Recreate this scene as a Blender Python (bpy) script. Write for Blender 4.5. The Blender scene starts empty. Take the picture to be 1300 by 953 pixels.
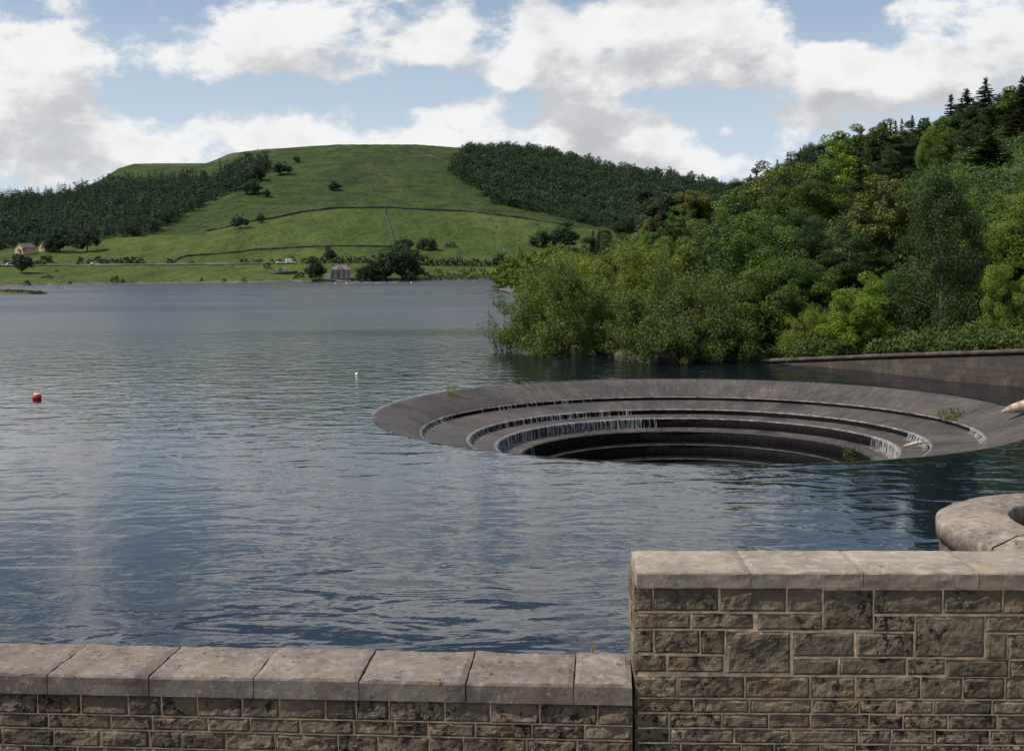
import bpy, bmesh, math, random
import numpy as np
from mathutils import Vector, Matrix, noise as mnoise

random.seed(7)
RNG = np.random.default_rng(7)
scene = bpy.context.scene
COL = scene.collection

# ------------------------------------------------------------------ camera
F, YH, ROLL, CAMH = 1450.0, 340.0, -0.009, 5.4
PITCH = math.atan((431.5 - YH) / F)
CR, SR = math.cos(ROLL), math.sin(ROLL)
CP, SP = math.cos(PITCH), math.sin(PITCH)


def ray(px, py):
    x = (px - 650) / F
    y = -(py - 431.5) / F
    x, y = CR * x - SR * y, SR * x + CR * y
    return Vector((x, CP + y * SP, -SP + y * CP))


def at_z(px, py, z=0.0):
    r = ray(px, py)
    t = (z - CAMH) / r.z
    return Vector((r.x * t, r.y * t, z))


def at_y(px, py, Y):
    r = ray(px, py)
    t = Y / r.y
    return Vector((r.x * t, Y, CAMH + r.z * t))


def project(X, Y, Z):
    """world -> photograph pixels (works on arrays)"""
    dz = np.asarray(Z) - CAMH
    X = np.asarray(X); Y = np.asarray(Y)
    fw = Y * CP - dz * SP
    up = Y * SP + dz * CP
    x, y = X / fw, up / fw
    x, y = CR * x + SR * y, -SR * x + CR * y
    return 650 + F * x, 431.5 - F * y


cam_d = bpy.data.cameras.new("camera")
cam = bpy.data.objects.new("camera", cam_d)
COL.objects.link(cam)
right = Vector((1, 0, 0)); up = Vector((0, SP, CP)); fwd = Vector((0, CP, -SP))
r_ = right * CR + up * SR
u_ = -right * SR + up * CR
m = Matrix((r_, u_, -fwd)).transposed().to_4x4()
m.translation = Vector((0, 0, CAMH))
cam.matrix_world = m
cam_d.sensor_width = 36
cam_d.lens = F / 1300 * 36
cam_d.shift_y = -(476.5 - 431.5) / 1300
cam_d.clip_end = 20000
cam_d.clip_start = 0.1
scene.camera = cam

# ------------------------------------------------------------------ helpers


def link(o, parent=None):
    COL.objects.link(o)
    if parent is not None:
        o.parent = parent
    return o


def tag(o, label=None, cat=None, group=None, kind=None):
    if label: o["label"] = label
    if cat: o["category"] = cat
    if group: o["group"] = group
    if kind: o["kind"] = kind
    return o


def empty(name, loc=(0, 0, 0), rz=0.0):
    o = bpy.data.objects.new(name, None)
    o.empty_display_size = 0.2
    o.location = loc
    o.rotation_euler = (0, 0, rz)
    return link(o)


def mesh_np(name, verts, faces, mat=None, smooth=False):
    """verts (n,3), faces: (m,k) array with constant k"""
    me = bpy.data.meshes.new(name)
    verts = np.asarray(verts, dtype=np.float32)
    faces = np.asarray(faces, dtype=np.int32)
    n, k = faces.shape
    me.vertices.add(len(verts)); me.vertices.foreach_set("co", verts.ravel())
    me.loops.add(n * k); me.loops.foreach_set("vertex_index", faces.ravel())
    me.polygons.add(n)
    me.polygons.foreach_set("loop_start", np.arange(0, n * k, k, dtype=np.int32))
    try:
        me.polygons.foreach_set("loop_total", np.full(n, k, dtype=np.int32))
    except Exception:
        pass
    if smooth:
        me.polygons.foreach_set("use_smooth", np.ones(n, dtype=bool))
    me.update(calc_edges=True)
    if mat: me.materials.append(mat)
    return me


class MB:
    """gathers shapes into one mesh"""

    def __init__(self):
        self.bm = bmesh.new()

    def box(self, x0, x1, y0, y1, z0, z1):
        v = [self.bm.verts.new(p) for p in ((x0, y0, z0), (x1, y0, z0), (x1, y1, z0), (x0, y1, z0),
                                            (x0, y0, z1), (x1, y0, z1), (x1, y1, z1), (x0, y1, z1))]
        for f in ((3, 2, 1, 0), (4, 5, 6, 7), (0, 1, 5, 4), (1, 2, 6, 5), (2, 3, 7, 6), (3, 0, 4, 7)):
            self.bm.faces.new([v[i] for i in f])
        return self

    def poly(self, pts):
        self.bm.faces.new([self.bm.verts.new(p) for p in pts])
        return self

    def prism(self, pts, axis_vec):
        a = [self.bm.verts.new(p) for p in pts]
        b = [self.bm.verts.new(Vector(p) + Vector(axis_vec)) for p in pts]
        n = len(pts)
        self.bm.faces.new(a[::-1]); self.bm.faces.new(b)
        for i in range(n):
            self.bm.faces.new((a[i], a[(i + 1) % n], b[(i + 1) % n], b[i]))
        return self

    def tube(self, pts, radii, seg=8, wob=0.0):
        rings = []
        pts = [Vector(p) for p in pts]
        for i, p in enumerate(pts):
            d = (pts[min(i + 1, len(pts) - 1)] - pts[max(i - 1, 0)]).normalized()
            a = d.cross(Vector((0.3, 0.9, 0.2)))
            if a.length < 0.05: a = d.cross(Vector((1, 0, 0)))
            a.normalize(); b = d.cross(a)
            ring = []
            for k in range(seg):
                t = 2 * math.pi * k / seg
                rr = radii[i] * (1 + wob * (random.random() - 0.5))
                ring.append(self.bm.verts.new(p + a * math.cos(t) * rr + b * math.sin(t) * rr))
            rings.append(ring)
        for i in range(len(rings) - 1):
            for k in range(seg):
                self.bm.faces.new((rings[i][k], rings[i][(k + 1) % seg], rings[i + 1][(k + 1) % seg], rings[i + 1][k]))
        self.bm.faces.new(rings[0][::-1]); self.bm.faces.new(rings[-1])
        return self

    def sphere(self, c, r, seg=16, rings=10, sc=(1, 1, 1)):
        g = bmesh.ops.create_uvsphere(self.bm, u_segments=seg, v_segments=rings, radius=r)
        for v in g["verts"]:
            v.co = Vector((v.co.x * sc[0], v.co.y * sc[1], v.co.z * sc[2])) + Vector(c)
        return self

    def build(self, name, mat, parent=None, smooth=False, bevel=0.0):
        bmesh.ops.recalc_face_normals(self.bm, faces=self.bm.faces)
        me = bpy.data.meshes.new(name)
        self.bm.to_mesh(me); self.bm.free()
        if smooth:
            for p in me.polygons: p.use_smooth = True
        if mat: me.materials.append(mat)
        o = bpy.data.objects.new(name, me)
        link(o, parent)
        if bevel:
            b = o.modifiers.new("bevel", "BEVEL"); b.width = bevel; b.segments = 2; b.limit_method = "ANGLE"
        return o


# ------------------------------------------------------------------ materials


def nt(mat):
    mat.use_nodes = True
    t = mat.node_tree
    for n in list(t.nodes): t.nodes.remove(n)
    return t


class NB:
    def __init__(self, tree): self.t = tree

    def n(self, typ, **kw):
        nd = self.t.nodes.new(typ)
        for k, v in kw.items():
            if k in nd.inputs.keys() if isinstance(k, str) else False:
                self.set(nd.inputs[k], v)
            else:
                setattr(nd, k, v)
        return nd

    def set(self, sock, v):
        if isinstance(v, bpy.types.NodeSocket): self.t.links.new(v, sock)
        else: sock.default_value = v

    def math(self, op, a, b=None, clamp=False):
        nd = self.t.nodes.new("ShaderNodeMath"); nd.operation = op; nd.use_clamp = clamp
        self.set(nd.inputs[0], a)
        if b is not None: self.set(nd.inputs[1], b)
        return nd.outputs[0]

    def vmath(self, op, a, b=None):
        nd = self.t.nodes.new("ShaderNodeVectorMath"); nd.operation = op
        self.set(nd.inputs[0], a)
        if b is not None: self.set(nd.inputs[1], b)
        return nd.outputs["Value"] if op in ("LENGTH", "DOT_PRODUCT", "DISTANCE") else nd.outputs["Vector"]

    def noise(self, vec, scale, detail=4, rough=0.55, out="Fac", dist=0.0):
        nd = self.t.nodes.new("ShaderNodeTexNoise")
        self.set(nd.inputs["Vector"], vec)
        nd.inputs["Scale"].default_value = scale
        nd.inputs["Detail"].default_value = detail
        nd.inputs["Roughness"].default_value = rough
        nd.inputs["Distortion"].default_value = dist
        return nd.outputs[out]

    def mapr(self, v, a, b, c=0.0, d=1.0, smooth=True):
        nd = self.t.nodes.new("ShaderNodeMapRange")
        if smooth: nd.interpolation_type = "SMOOTHSTEP"
        self.set(nd.inputs[0], v)
        nd.inputs[1].default_value = a; nd.inputs[2].default_value = b
        self.set(nd.inputs[3], c); self.set(nd.inputs[4], d)
        return nd.outputs[0]

    def mix(self, fac, a, b, blend="MIX"):
        nd = self.t.nodes.new("ShaderNodeMix"); nd.data_type = "RGBA"; nd.blend_type = blend
        self.set(nd.inputs[0], fac)
        for s, v in ((nd.inputs[6], a), (nd.inputs[7], b)):
            if isinstance(v, tuple) and len(v) == 3: v = v + (1.0,)
            self.set(s, v)
        return nd.outputs[2]

    def mapping(self, vec, scale=(1, 1, 1), rot=(0, 0, 0), loc=(0, 0, 0)):
        nd = self.t.nodes.new("ShaderNodeMapping")
        self.set(nd.inputs[0], vec)
        nd.inputs["Scale"].default_value = scale
        nd.inputs["Rotation"].default_value = rot
        nd.inputs["Location"].default_value = loc
        return nd.outputs[0]

    def bump(self, h, strength=0.5, dist=0.02, normal=None):
        nd = self.t.nodes.new("ShaderNodeBump")
        self.set(nd.inputs["Strength"], strength)
        nd.inputs["Distance"].default_value = dist
        self.set(nd.inputs["Height"], h)
        if normal is not None: self.set(nd.inputs["Normal"], normal)
        return nd.outputs[0]

    def principled(self, color, rough=0.8, normal=None, spec=0.3, **kw):
        nd = self.t.nodes.new("ShaderNodeBsdfPrincipled")
        if isinstance(color, tuple) and len(color) == 3: color = color + (1.0,)
        self.set(nd.inputs["Base Color"], color)
        self.set(nd.inputs["Roughness"], rough)
        self.set(nd.inputs["Specular IOR Level"], spec)
        if normal is not None: self.set(nd.inputs["Normal"], normal)
        for k, v in kw.items(): self.set(nd.inputs[k], v)
        return nd.outputs[0]

    def out(self, shader):
        o = self.t.nodes.new("ShaderNodeOutputMaterial")
        self.t.links.new(shader, o.inputs["Surface"])


def new_mat(name):
    m = bpy.data.materials.new(name)
    return m, NB(nt(m))


def pos(nb): return nb.n("ShaderNodeNewGeometry").outputs["Position"]
def objc(nb): return nb.n("ShaderNodeTexCoord").outputs["Object"]
def uvc(nb): return nb.n("ShaderNodeTexCoord").outputs["UV"]


def mat_plain(name, col, rough=0.6, var=0.25, scale=3.0, spec=0.3):
    m, b = new_mat(name)
    n = b.noise(objc(b), scale, 5)
    c = b.mix(b.mapr(n, 0.3, 0.7), tuple(x * (1 - var) for x in col), tuple(min(1, x * (1 + var)) for x in col))
    b.out(b.principled(c, rough, b.bump(n, 0.15, 0.01), spec))
    return m


def mat_sandstone(name, base, dark, light, spots=0.5, bump=0.6, grime=0.4, island=0.25, th=0.52):
    m, b = new_mat(name)
    p = objc(b)
    isl = b.n("ShaderNodeNewGeometry").outputs["Random Per Island"]
    big = b.noise(p, 1.7, 5, 0.6)
    med = b.noise(p, 9, 6, 0.65)
    fine = b.noise(p, 90, 3, 0.7)
    c = b.mix(b.mapr(big, 0.32, 0.68), dark, base)
    c = b.mix(b.mapr(med, 0.45, 0.75, 0, 0.7), c, light)
    tone = b.mapr(isl, 0, 1, 1 - island, 1 + island, smooth=False)
    cc = b.n("ShaderNodeCombineColor"); [b.set(cc.inputs[i], tone) for i in range(3)]
    c = b.mix(1.0, c, cc.outputs[0], "MULTIPLY")
    warm = b.mapr(b.noise(b.vmath("ADD", p, (7, 3, 1)), 2.6, 4), 0.5, 0.72, 0, 0.55)
    c = b.mix(warm, c, (base[0] * 1.0, base[1] * 0.86, base[2] * 0.62))
    # soot and lichen spots with shapes of their own
    s1 = b.noise(b.vmath("ADD", p, (3, 9, 4)), 14, 6, 0.72)
    s2 = b.noise(b.vmath("ADD", p, (1, 5, 8)), 2.3, 3)
    sp = b.math("MULTIPLY", b.mapr(s1, th, th + 0.07), b.mapr(s2, 0.42, 0.56))
    c = b.mix(b.math("MULTIPLY", sp, spots), c, (0.012, 0.011, 0.01))
    li = b.math("MULTIPLY", b.mapr(b.noise(b.vmath("ADD", p, (11, 2, 6)), 22, 4, 0.6), 0.62, 0.7), 0.45)
    c = b.mix(li, c, (0.42, 0.40, 0.33))
    gr = b.mapr(b.noise(b.mapping(p, (1.2, 1.2, 0.35)), 3, 5), 0.5, 0.8, 0, grime)
    c = b.mix(gr, c, (0.045, 0.04, 0.035))
    h = b.math("ADD", b.math("MULTIPLY", med, 0.8), b.math("MULTIPLY", fine, 0.25))
    h = b.math("SUBTRACT", h, b.math("MULTIPLY", sp, 0.3))
    b.out(b.principled(c, 0.88, b.bump(h, bump, 0.02), 0.2))
    return m


M = {}
M["masonry"] = mat_sandstone("masonry_stone", (0.160, 0.124, 0.084), (0.080, 0.062, 0.046), (0.23, 0.182, 0.125), 0.95, 1.0, 0.5)
M["coping"] = mat_sandstone("coping_stone", (0.285, 0.238, 0.192), (0.18, 0.148, 0.118), (0.39, 0.335, 0.275), 0.6, 0.5, 0.25, 0.12, 0.60)
M["coping_low"] = mat_sandstone("low_coping_stone", (0.205, 0.168, 0.142), (0.125, 0.10, 0.086), (0.30, 0.255, 0.21), 0.7, 0.8, 0.4, 0.15, 0.58)
M["ring"] = mat_sandstone("turret_ring_stone", (0.25, 0.205, 0.168), (0.13, 0.108, 0.09), (0.38, 0.32, 0.26), 0.6, 0.7, 0.6, 0.0, 0.57)
M["mortar"] = mat_plain("mortar", (0.60, 0.43, 0.28), 0.95, 0.3, 12)
M["bark"] = mat_plain("bark", (0.075, 0.06, 0.045), 0.95, 0.45, 8)
M["wood"] = mat_plain("weathered_wood", (0.33, 0.255, 0.19), 0.85, 0.5, 4)
M["white"] = mat_plain("white_paint", (0.8, 0.8, 0.78), 0.45, 0.05)
M["red"] = mat_plain("red_plastic", (0.42, 0.035, 0.03), 0.4, 0.2)
M["orange"] = mat_plain("orange_plastic", (0.6, 0.16, 0.08), 0.4, 0.15)
M["pinkish"] = mat_plain("pale_pink_plastic", (0.62, 0.38, 0.34), 0.6, 0.15)
M["black"] = mat_plain("black_rubber", (0.03, 0.03, 0.03), 0.7, 0.2)
M["glass"] = mat_plain("window_glass", (0.05, 0.06, 0.07), 0.08, 0.1, 3, 0.6)
M["slate"] = mat_plain("roof_slate", (0.13, 0.105, 0.105), 0.75, 0.3, 2)
M["housewall"] = mat_plain("gritstone_house_wall", (0.20, 0.14, 0.12), 0.9, 0.25, 2)
M["barnwall"] = mat_plain("barn_wall", (0.50, 0.38, 0.25), 0.9, 0.2, 2)
M["render"] = mat_plain("cream_render", (0.55, 0.50, 0.44), 0.8, 0.1, 2)
M["drywall"] = mat_plain("dry_stone", (0.055, 0.050, 0.042), 0.95, 0.5, .5)
M["green_paint"] = mat_plain("green_tarpaulin", (0.10, 0.30, 0.18), 0.6, 0.15)
M["asphalt"] = mat_plain("asphalt", (0.17, 0.17, 0.165), 0.9, 0.2, 0.3)
M["foam"] = mat_plain("falling_water_foam", (0.62, 0.62, 0.62), 0.35, 0.25, 9, 0.5)


def mat_foliage():
    m, b = new_mat("foliage")
    col = b.n("ShaderNodeObjectInfo").outputs["Color"]
    at = b.n("ShaderNodeAttribute"); at.attribute_name = "rnd"
    r = at.outputs["Fac"]
    hsv = b.n("ShaderNodeHueSaturation")
    b.set(hsv.inputs["Color"], col)
    b.set(hsv.inputs["Hue"], b.mapr(b.math("FRACT", b.math("MULTIPLY", r, 5.31)), 0, 1, 0.487, 0.512, smooth=False))
    b.set(hsv.inputs["Value"], b.mapr(r, 0, 1, 0.66, 1.36, smooth=False))
    b.set(hsv.inputs["Saturation"], 1.06)
    c = hsv.outputs[0]
    p = b.principled(c, 0.55, None, 0.25)
    tr = b.n("ShaderNodeBsdfTranslucent")
    c2 = b.mix(1.0, c, (1.25, 1.25, 0.6, 1), "MULTIPLY")
    b.set(tr.inputs["Color"], c2)
    ms = b.n("ShaderNodeMixShader"); ms.inputs[0].default_value = 0.22
    b.t.links.new(p, ms.inputs[1]); b.t.links.new(tr.outputs[0], ms.inputs[2])
    b.out(ms.outputs[0])
    return m


M["foliage"] = mat_foliage()


def mat_spillway():
    """dressed gritstone blocks, water-worn, streaked down the slope (UV: u = metres round, v = metres down the profile)"""
    m, b = new_mat("spillway_stone")
    uv = uvc(b)
    br = b.n("ShaderNodeTexBrick")
    b.set(br.inputs["Vector"], uv)
    br.inputs["Scale"].default_value = 1.0
    br.inputs["Brick Width"].default_value = 1.15
    br.inputs["Row Height"].default_value = 0.85
    br.inputs["Mortar Size"].default_value = 0.010
    br.inputs["Color1"].default_value = (0.86, 0.86, 0.86, 1); br.inputs["Color2"].default_value = (1.16, 1.13, 1.1, 1)
    br.inputs["Mortar"].default_value = (0.72, 0.70, 0.69, 1)
    streak = b.noise(b.mapping(uv, (1.6, 0.30, 1)), 1.7, 8, 0.72)
    fine = b.noise(b.mapping(uv, (4, 0.7, 1)), 1.8, 7, 0.75)
    patch = b.noise(uv, 0.55, 5, 0.6)
    spots = b.noise(uv, 5.0, 5, 0.7)
    c = b.mix(b.mapr(patch, 0.3, 0.7), (0.050, 0.042, 0.038), (0.082, 0.067, 0.057))
    c = b.mix(b.mapr(streak, 0.46, 0.62, 0, 0.9), c, (0.040, 0.036, 0.036))
    c = b.mix(b.mapr(fine, 0.52, 0.72, 0, 0.6), c, (0.20, 0.178, 0.165))
    c = b.mix(b.mapr(spots, 0.60, 0.68, 0, 0.85), c, (0.04, 0.037, 0.036))
    c = b.mix(b.mapr(b.noise(b.mapping(uv, (.5, 1.4, 1), loc=(3, 1, 0)), 1.3, 6, .7), 0.56, 0.68, 0, 0.5), c, (0.055, 0.058, 0.026))
    c = b.mix(b.mapr(b.noise(b.mapping(uv, (.35, .25, 1), loc=(9, 4, 0)), 1.1, 5, .65), 0.5, 0.66, 0, 0.75), c, (0.028, 0.025, 0.026))
    c = b.mix(1.0, c, br.outputs["Color"], "MULTIPLY")
    wet = b.mapr(patch, 0.35, 0.65, 0.5, 0.8)
    h = b.math("ADD", b.math("MULTIPLY", streak, 0.6), b.math("MULTIPLY", br.outputs["Fac"], -0.5))
    b.out(b.principled(c, wet, b.bump(h, 0.7, 0.04), 0.32))
    return m


def mat_wet_shaded_riser():
    m, b = new_mat("wet_shaded_riser")
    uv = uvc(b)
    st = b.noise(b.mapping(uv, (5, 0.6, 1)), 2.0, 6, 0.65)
    c = b.mix(b.mapr(st, 0.35, 0.7), (0.003, 0.0025, 0.0028), (0.010, 0.008, 0.009))  # wet stone, near black: the shade inside the bowl is put into the colour
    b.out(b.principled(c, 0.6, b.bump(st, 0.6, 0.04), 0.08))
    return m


M["spill"] = mat_spillway()
M["riser"] = mat_wet_shaded_riser()
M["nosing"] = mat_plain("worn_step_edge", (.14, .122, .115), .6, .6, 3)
M["nosing_shaded"] = mat_plain("shaded_step_edge", (.030, .026, .026), .6, .6, 3)  # dark copy of the step edge, shade of the deep steps painted in


def mat_water():
    m, b = new_mat("reservoir_water")
    p = pos(b)
    # broad patches of ruffled and calm water
    ruff = b.noise(b.mapping(p, (0.006, 0.022, 1)), 1.0, 3, 0.5)
    near = b.n("ShaderNodeSeparateXYZ"); b.set(near.inputs[0], p)
    # waves, crests lying roughly across the lake and slightly turned
    w1 = b.noise(b.mapping(p, (0.80, 1.6, 1), (0, 0, 0.30)), 0.62, 2, 0.5, dist=0.8)
    w2 = b.noise(b.mapping(p, (0.7, 1.6, 1), (0, 0, -0.22)), 1.7, 3, 0.55, dist=0.4)
    w3 = b.noise(b.mapping(p, (0.8, 1.4, 1), (0, 0, 0.15)), 5.5, 4, 0.6)
    h = b.math("ADD", b.math("MULTIPLY", w1, 0.085), b.math("ADD", b.math("MULTIPLY", w2, 0.016), b.math("MULTIPLY", w3, 0.0020)))
    w4 = b.noise(b.mapping(p, (1.5, 0.8, 1), (0, 0, 0.5)), 1.1, 3, 0.5)
    h = b.math("ADD", h, b.math("MULTIPLY", w4, 0.034))
    amp = b.mapr(ruff, 0.36, 0.64, 0.5, 1.3)
    lee = b.mapr(near.outputs[1], 18, 75, 0.50, 1.0)               # sheltered by the dam
    h = b.math("MULTIPLY", h, b.math("MULTIPLY", amp, lee))
    nrm = b.bump(h, 1.0, 1.0)
    fetch = b.mapr(near.outputs[1], 28, 150, 0.03, 0.30)          # open water is ruffled, the corner by the dam is sheltered
    fetch = b.math("MULTIPLY", fetch, b.mapr(ruff, 0.36, 0.64, 0.75, 1.2))
    b.out(b.principled((0.004, 0.007, 0.012), fetch, nrm, 0.5, IOR=1.333))
    return m


M["water"] = mat_water()


def mat_terrain():
    m, b = new_mat("hill_grass")
    p = pos(b)
    at = b.n("ShaderNodeAttribute"); at.attribute_name = "cover"
    cov = b.n("ShaderNodeSeparateColor"); b.set(cov.inputs[0], at.outputs["Color"])
    moor, path, shore = cov.outputs[0], cov.outputs[1], cov.outputs[2]
    n1 = b.noise(b.mapping(p, (1, 0.45, 0.8)), 0.014, 7, 0.7)
    n2 = b.noise(b.mapping(p, (1, 0.5, 2.2)), 0.075, 6, 0.66)
    n3 = b.noise(b.mapping(p, (0.35, 0.35, 5.0)), 0.11, 5, 0.6)   # sheep tracks along the contours
    n4 = b.noise(p, 0.6, 4, 0.7)
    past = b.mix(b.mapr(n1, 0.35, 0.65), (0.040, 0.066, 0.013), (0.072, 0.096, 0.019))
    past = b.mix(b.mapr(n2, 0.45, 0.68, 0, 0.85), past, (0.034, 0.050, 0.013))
    rough = b.mix(b.mapr(n2, 0.34, 0.64), (0.023, 0.043, 0.010), (0.046, 0.066, 0.015))  # rough upper grass, with cloud shadow partly painted into its darker tone
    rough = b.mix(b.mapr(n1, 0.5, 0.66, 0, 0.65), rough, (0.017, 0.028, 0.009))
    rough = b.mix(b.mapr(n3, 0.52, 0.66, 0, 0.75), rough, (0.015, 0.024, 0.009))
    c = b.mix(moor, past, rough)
    c = b.mix(b.mapr(n4, 0.4, 0.8, 0, 0.35), c, (0.022, 0.034, 0.011))
    path = b.math("MULTIPLY", path, b.mapr(b.noise(p, .16, 5, .7), .36, .52))
    c = b.mix(path, c, b.mix(n2, (0.05, 0.036, 0.024), (0.13, 0.095, 0.065)))
    c = b.mix(shore, c, b.mix(b.mapr(n4, 0.3, 0.7), (0.07, 0.06, 0.05), (0.17, 0.15, 0.12)))
    hb = b.math("ADD", b.math("MULTIPLY", n2, 1.0), b.math("ADD", b.math("MULTIPLY", n3, 0.35), b.math("MULTIPLY", b.noise(p, .03, 5, .6), 2.2)))
    b.out(b.principled(c, 0.95, b.bump(hb, 0.9, 5.0), 0.1))
    return m


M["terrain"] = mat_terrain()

# ------------------------------------------------------------------ sun and sky
SUN_AZ = math.radians(-100)      # measured from straight ahead, minus = left
SUN_EL = math.radians(52)
sdir = Vector((math.sin(SUN_AZ) * math.cos(SUN_EL), math.cos(SUN_AZ) * math.cos(SUN_EL), math.sin(SUN_EL)))
sl = bpy.data.lights.new("sun", "SUN"); sl.energy = 4.8; sl.angle = math.radians(0.55); sl.color = (1.0, 0.955, 0.88)
so = bpy.data.objects.new("sun", sl); link(so)
so.rotation_euler = sdir.to_track_quat("Z", "Y").to_euler()
so.location = sdir * 200

SKYS = 0.1
CLOUD_WHITE = 0.83
world = bpy.data.worlds.new("World"); scene.world = world
world.use_nodes = True
wt = world.node_tree
for n in list(wt.nodes): wt.nodes.remove(n)

# (px, py, half width px, half height px, weight) of the cloud masses, as directions on the sky
CLOUDS = [(790, 55, 215, 70, 1.0), (690, 85, 120, 38, .55), (905, 60, 120, 55, .7), (430, 35, 190, 62, 1.0), (330, 62, 120, 45, .6),
          (215, 78, 58, 28, .8), (40, 50, 100, 55, .9), (60, 185, 190, 62, 1.0), (20, 120, 90, 40, .5),
          (352, 165, 85, 32, .85), (262, 165, 36, 30, .7), (240, 195, 110, 22, .5), (585, 140, 66, 24, .8), (620, 172, 90, 18, .6),
          (735, 140, 60, 30, .8), (800, 168, 90, 30, .8), (760, 190, 120, 16, .5),
          (1050, 112, 92, 52, 1.15), (1210, 92, 115, 50, 1.1), (890, 205, 140, 20, .6), (480, 178, 90, 16, .5), (1285, 60, 60, 50, .6), (1225, 15, 95, 28, .8), (1010, 165, 110, 22, .4),
          (600, -75, 300, 55, .8), (960, -95, 190, 55, .8), (230, -115, 230, 50, .75), (520, -235, 200, 60, .7), (860, -270, 240, 60, .7), (90, -260, 180, 60, .6)]
GAPS = [(628, 45, 30, 50, .55), (165, 45, 60, 40, .2), (470, 160, 55, 24, .35), (1008, 78, 22, 40, .5), (668, 130, 24, 30, .3), (1140, 60, 26, 40, .45), (500, 115, 130, 16, .5), (632, 12, 40, 18, .35), (180, 15, 70, 34, .25), (960, 130, 60, 18, .5), (170, 130, 110, 22, .45), (1045, 40, 34, 22, .5), (880, 150, 70, 14, .3)]

g = bpy.data.node_groups.new("cloud_density", "ShaderNodeTree")
g.interface.new_socket("Vector", in_out="INPUT", socket_type="NodeSocketVector")
g.interface.new_socket("Density", in_out="OUTPUT", socket_type="NodeSocketFloat")
gb = NB(g)
gi = g.nodes.new("NodeGroupInput"); go = g.nodes.new("NodeGroupOutput")
v = gb.vmath("NORMALIZE", gi.outputs[0])
acc = None
for (px, py, wx, wy, wt_) in CLOUDS + [(a, b_, c, d, -e) for a, b_, c, d, e in GAPS]:
    d = ray(px, py).normalized()
    q = gb.vmath("MULTIPLY", gb.vmath("SUBTRACT", v, tuple(d)), (F / wx, 1.6, F / wy))
    f_ = gb.mapr(gb.vmath("LENGTH", q), 0.2, 1.4, wt_, 0.0)
    acc = f_ if acc is None else gb.math("ADD", acc, f_)
acc = gb.math("MINIMUM", acc, 1.05)
sep = gb.n("ShaderNodeSeparateXYZ"); gb.set(sep.inputs[0], v)
z = sep.outputs[2]
# puffs seen from the side low in the sky ...
dn = gb.noise(gb.mapping(v, (1, 1, 1.55)), 9.0, 10, 0.60, dist=0.12)
dn2 = gb.noise(gb.mapping(v, (1, 1, 1.8), loc=(3, 1, 2)), 26.0, 8, 0.62)
# ... and a broken deck seen from below overhead
inv = gb.math("DIVIDE", 1.0, gb.math("ADD", gb.math("MAXIMUM", z, 0.0), 0.10))
cp = gb.n("ShaderNodeCombineXYZ")
gb.set(cp.inputs[0], gb.math("MULTIPLY", sep.outputs[0], inv)); gb.set(cp.inputs[1], gb.math("MULTIPLY", sep.outputs[1], inv))
pn = gb.noise(gb.vmath("ADD", cp.outputs[0], (4.3, 1.2, 0.0)), 1.7, 9, 0.58, dist=0.1)
low = gb.math("ADD", gb.math("ADD", gb.math("MULTIPLY", acc, 0.56), gb.mapr(z, 0.02, 0.115, 0.20, 0.04)), gb.math("ADD", gb.math("MULTIPLY", gb.math("SUBTRACT", dn, 0.5), 2.3),
                                                            gb.math("MULTIPLY", gb.math("SUBTRACT", dn2, 0.5), 0.95)))
high = gb.math("ADD", gb.math("ADD", gb.math("MULTIPLY", gb.math("SUBTRACT", pn, 0.5), 3.4), 0.12), gb.math("MULTIPLY", acc, 0.4))
t_ = gb.mapr(z, 0.20, 0.34)
dens = gb.math("ADD", gb.math("MULTIPLY", low, gb.math("SUBTRACT", 1.0, t_)), gb.math("MULTIPLY", high, t_))
g.links.new(dens, go.inputs[0])

wb = NB(wt)
gen = wb.n("ShaderNodeTexCoord").outputs["Generated"]
sky = wb.n("ShaderNodeTexSky"); sky.sky_type = "NISHITA"; sky.sun_disc = False
sky.sun_elevation = SUN_EL; sky.sun_rotation = SUN_AZ
sky.altitude = 200; sky.air_density = 1.0; sky.dust_density = 1.3; sky.ozone_density = 1.6


def dens_at(vec):
    nd = wt.nodes.new("ShaderNodeGroup"); nd.node_tree = g
    wb.set(nd.inputs[0], vec)
    return nd.outputs[0]


d0 = dens_at(gen)
d1 = dens_at(wb.vmath("ADD", gen, (-0.012, 0, 0.035)))
alpha = wb.mapr(d0, 0.13, 0.50)
thick = wb.mapr(d0, 0.35, 0.95)
under = wb.mapr(wb.math("SUBTRACT", d1, wb.math("MULTIPLY", d0, 0.40)), 0.0, 0.62)
mott = wb.mapr(wb.noise(wb.mapping(gen, (1, 1, 1.5), loc=(5, 2, 7)), 16.0, 8, 0.6), 0.42, 0.66)
shade = wb.math("ADD", wb.math("MULTIPLY", under, 0.85), wb.math("MULTIPLY", wb.math("MULTIPLY", thick, mott), 0.34), clamp=True)
K = CLOUD_WHITE / SKYS
ccol = wb.mix(shade, (K * 1.0, K * 1.0, K * 1.0, 1), (K * 0.58, K * 0.59, K * 0.62, 1))
ws = wb.n("ShaderNodeSeparateXYZ"); wb.set(ws.inputs[0], gen)
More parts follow.
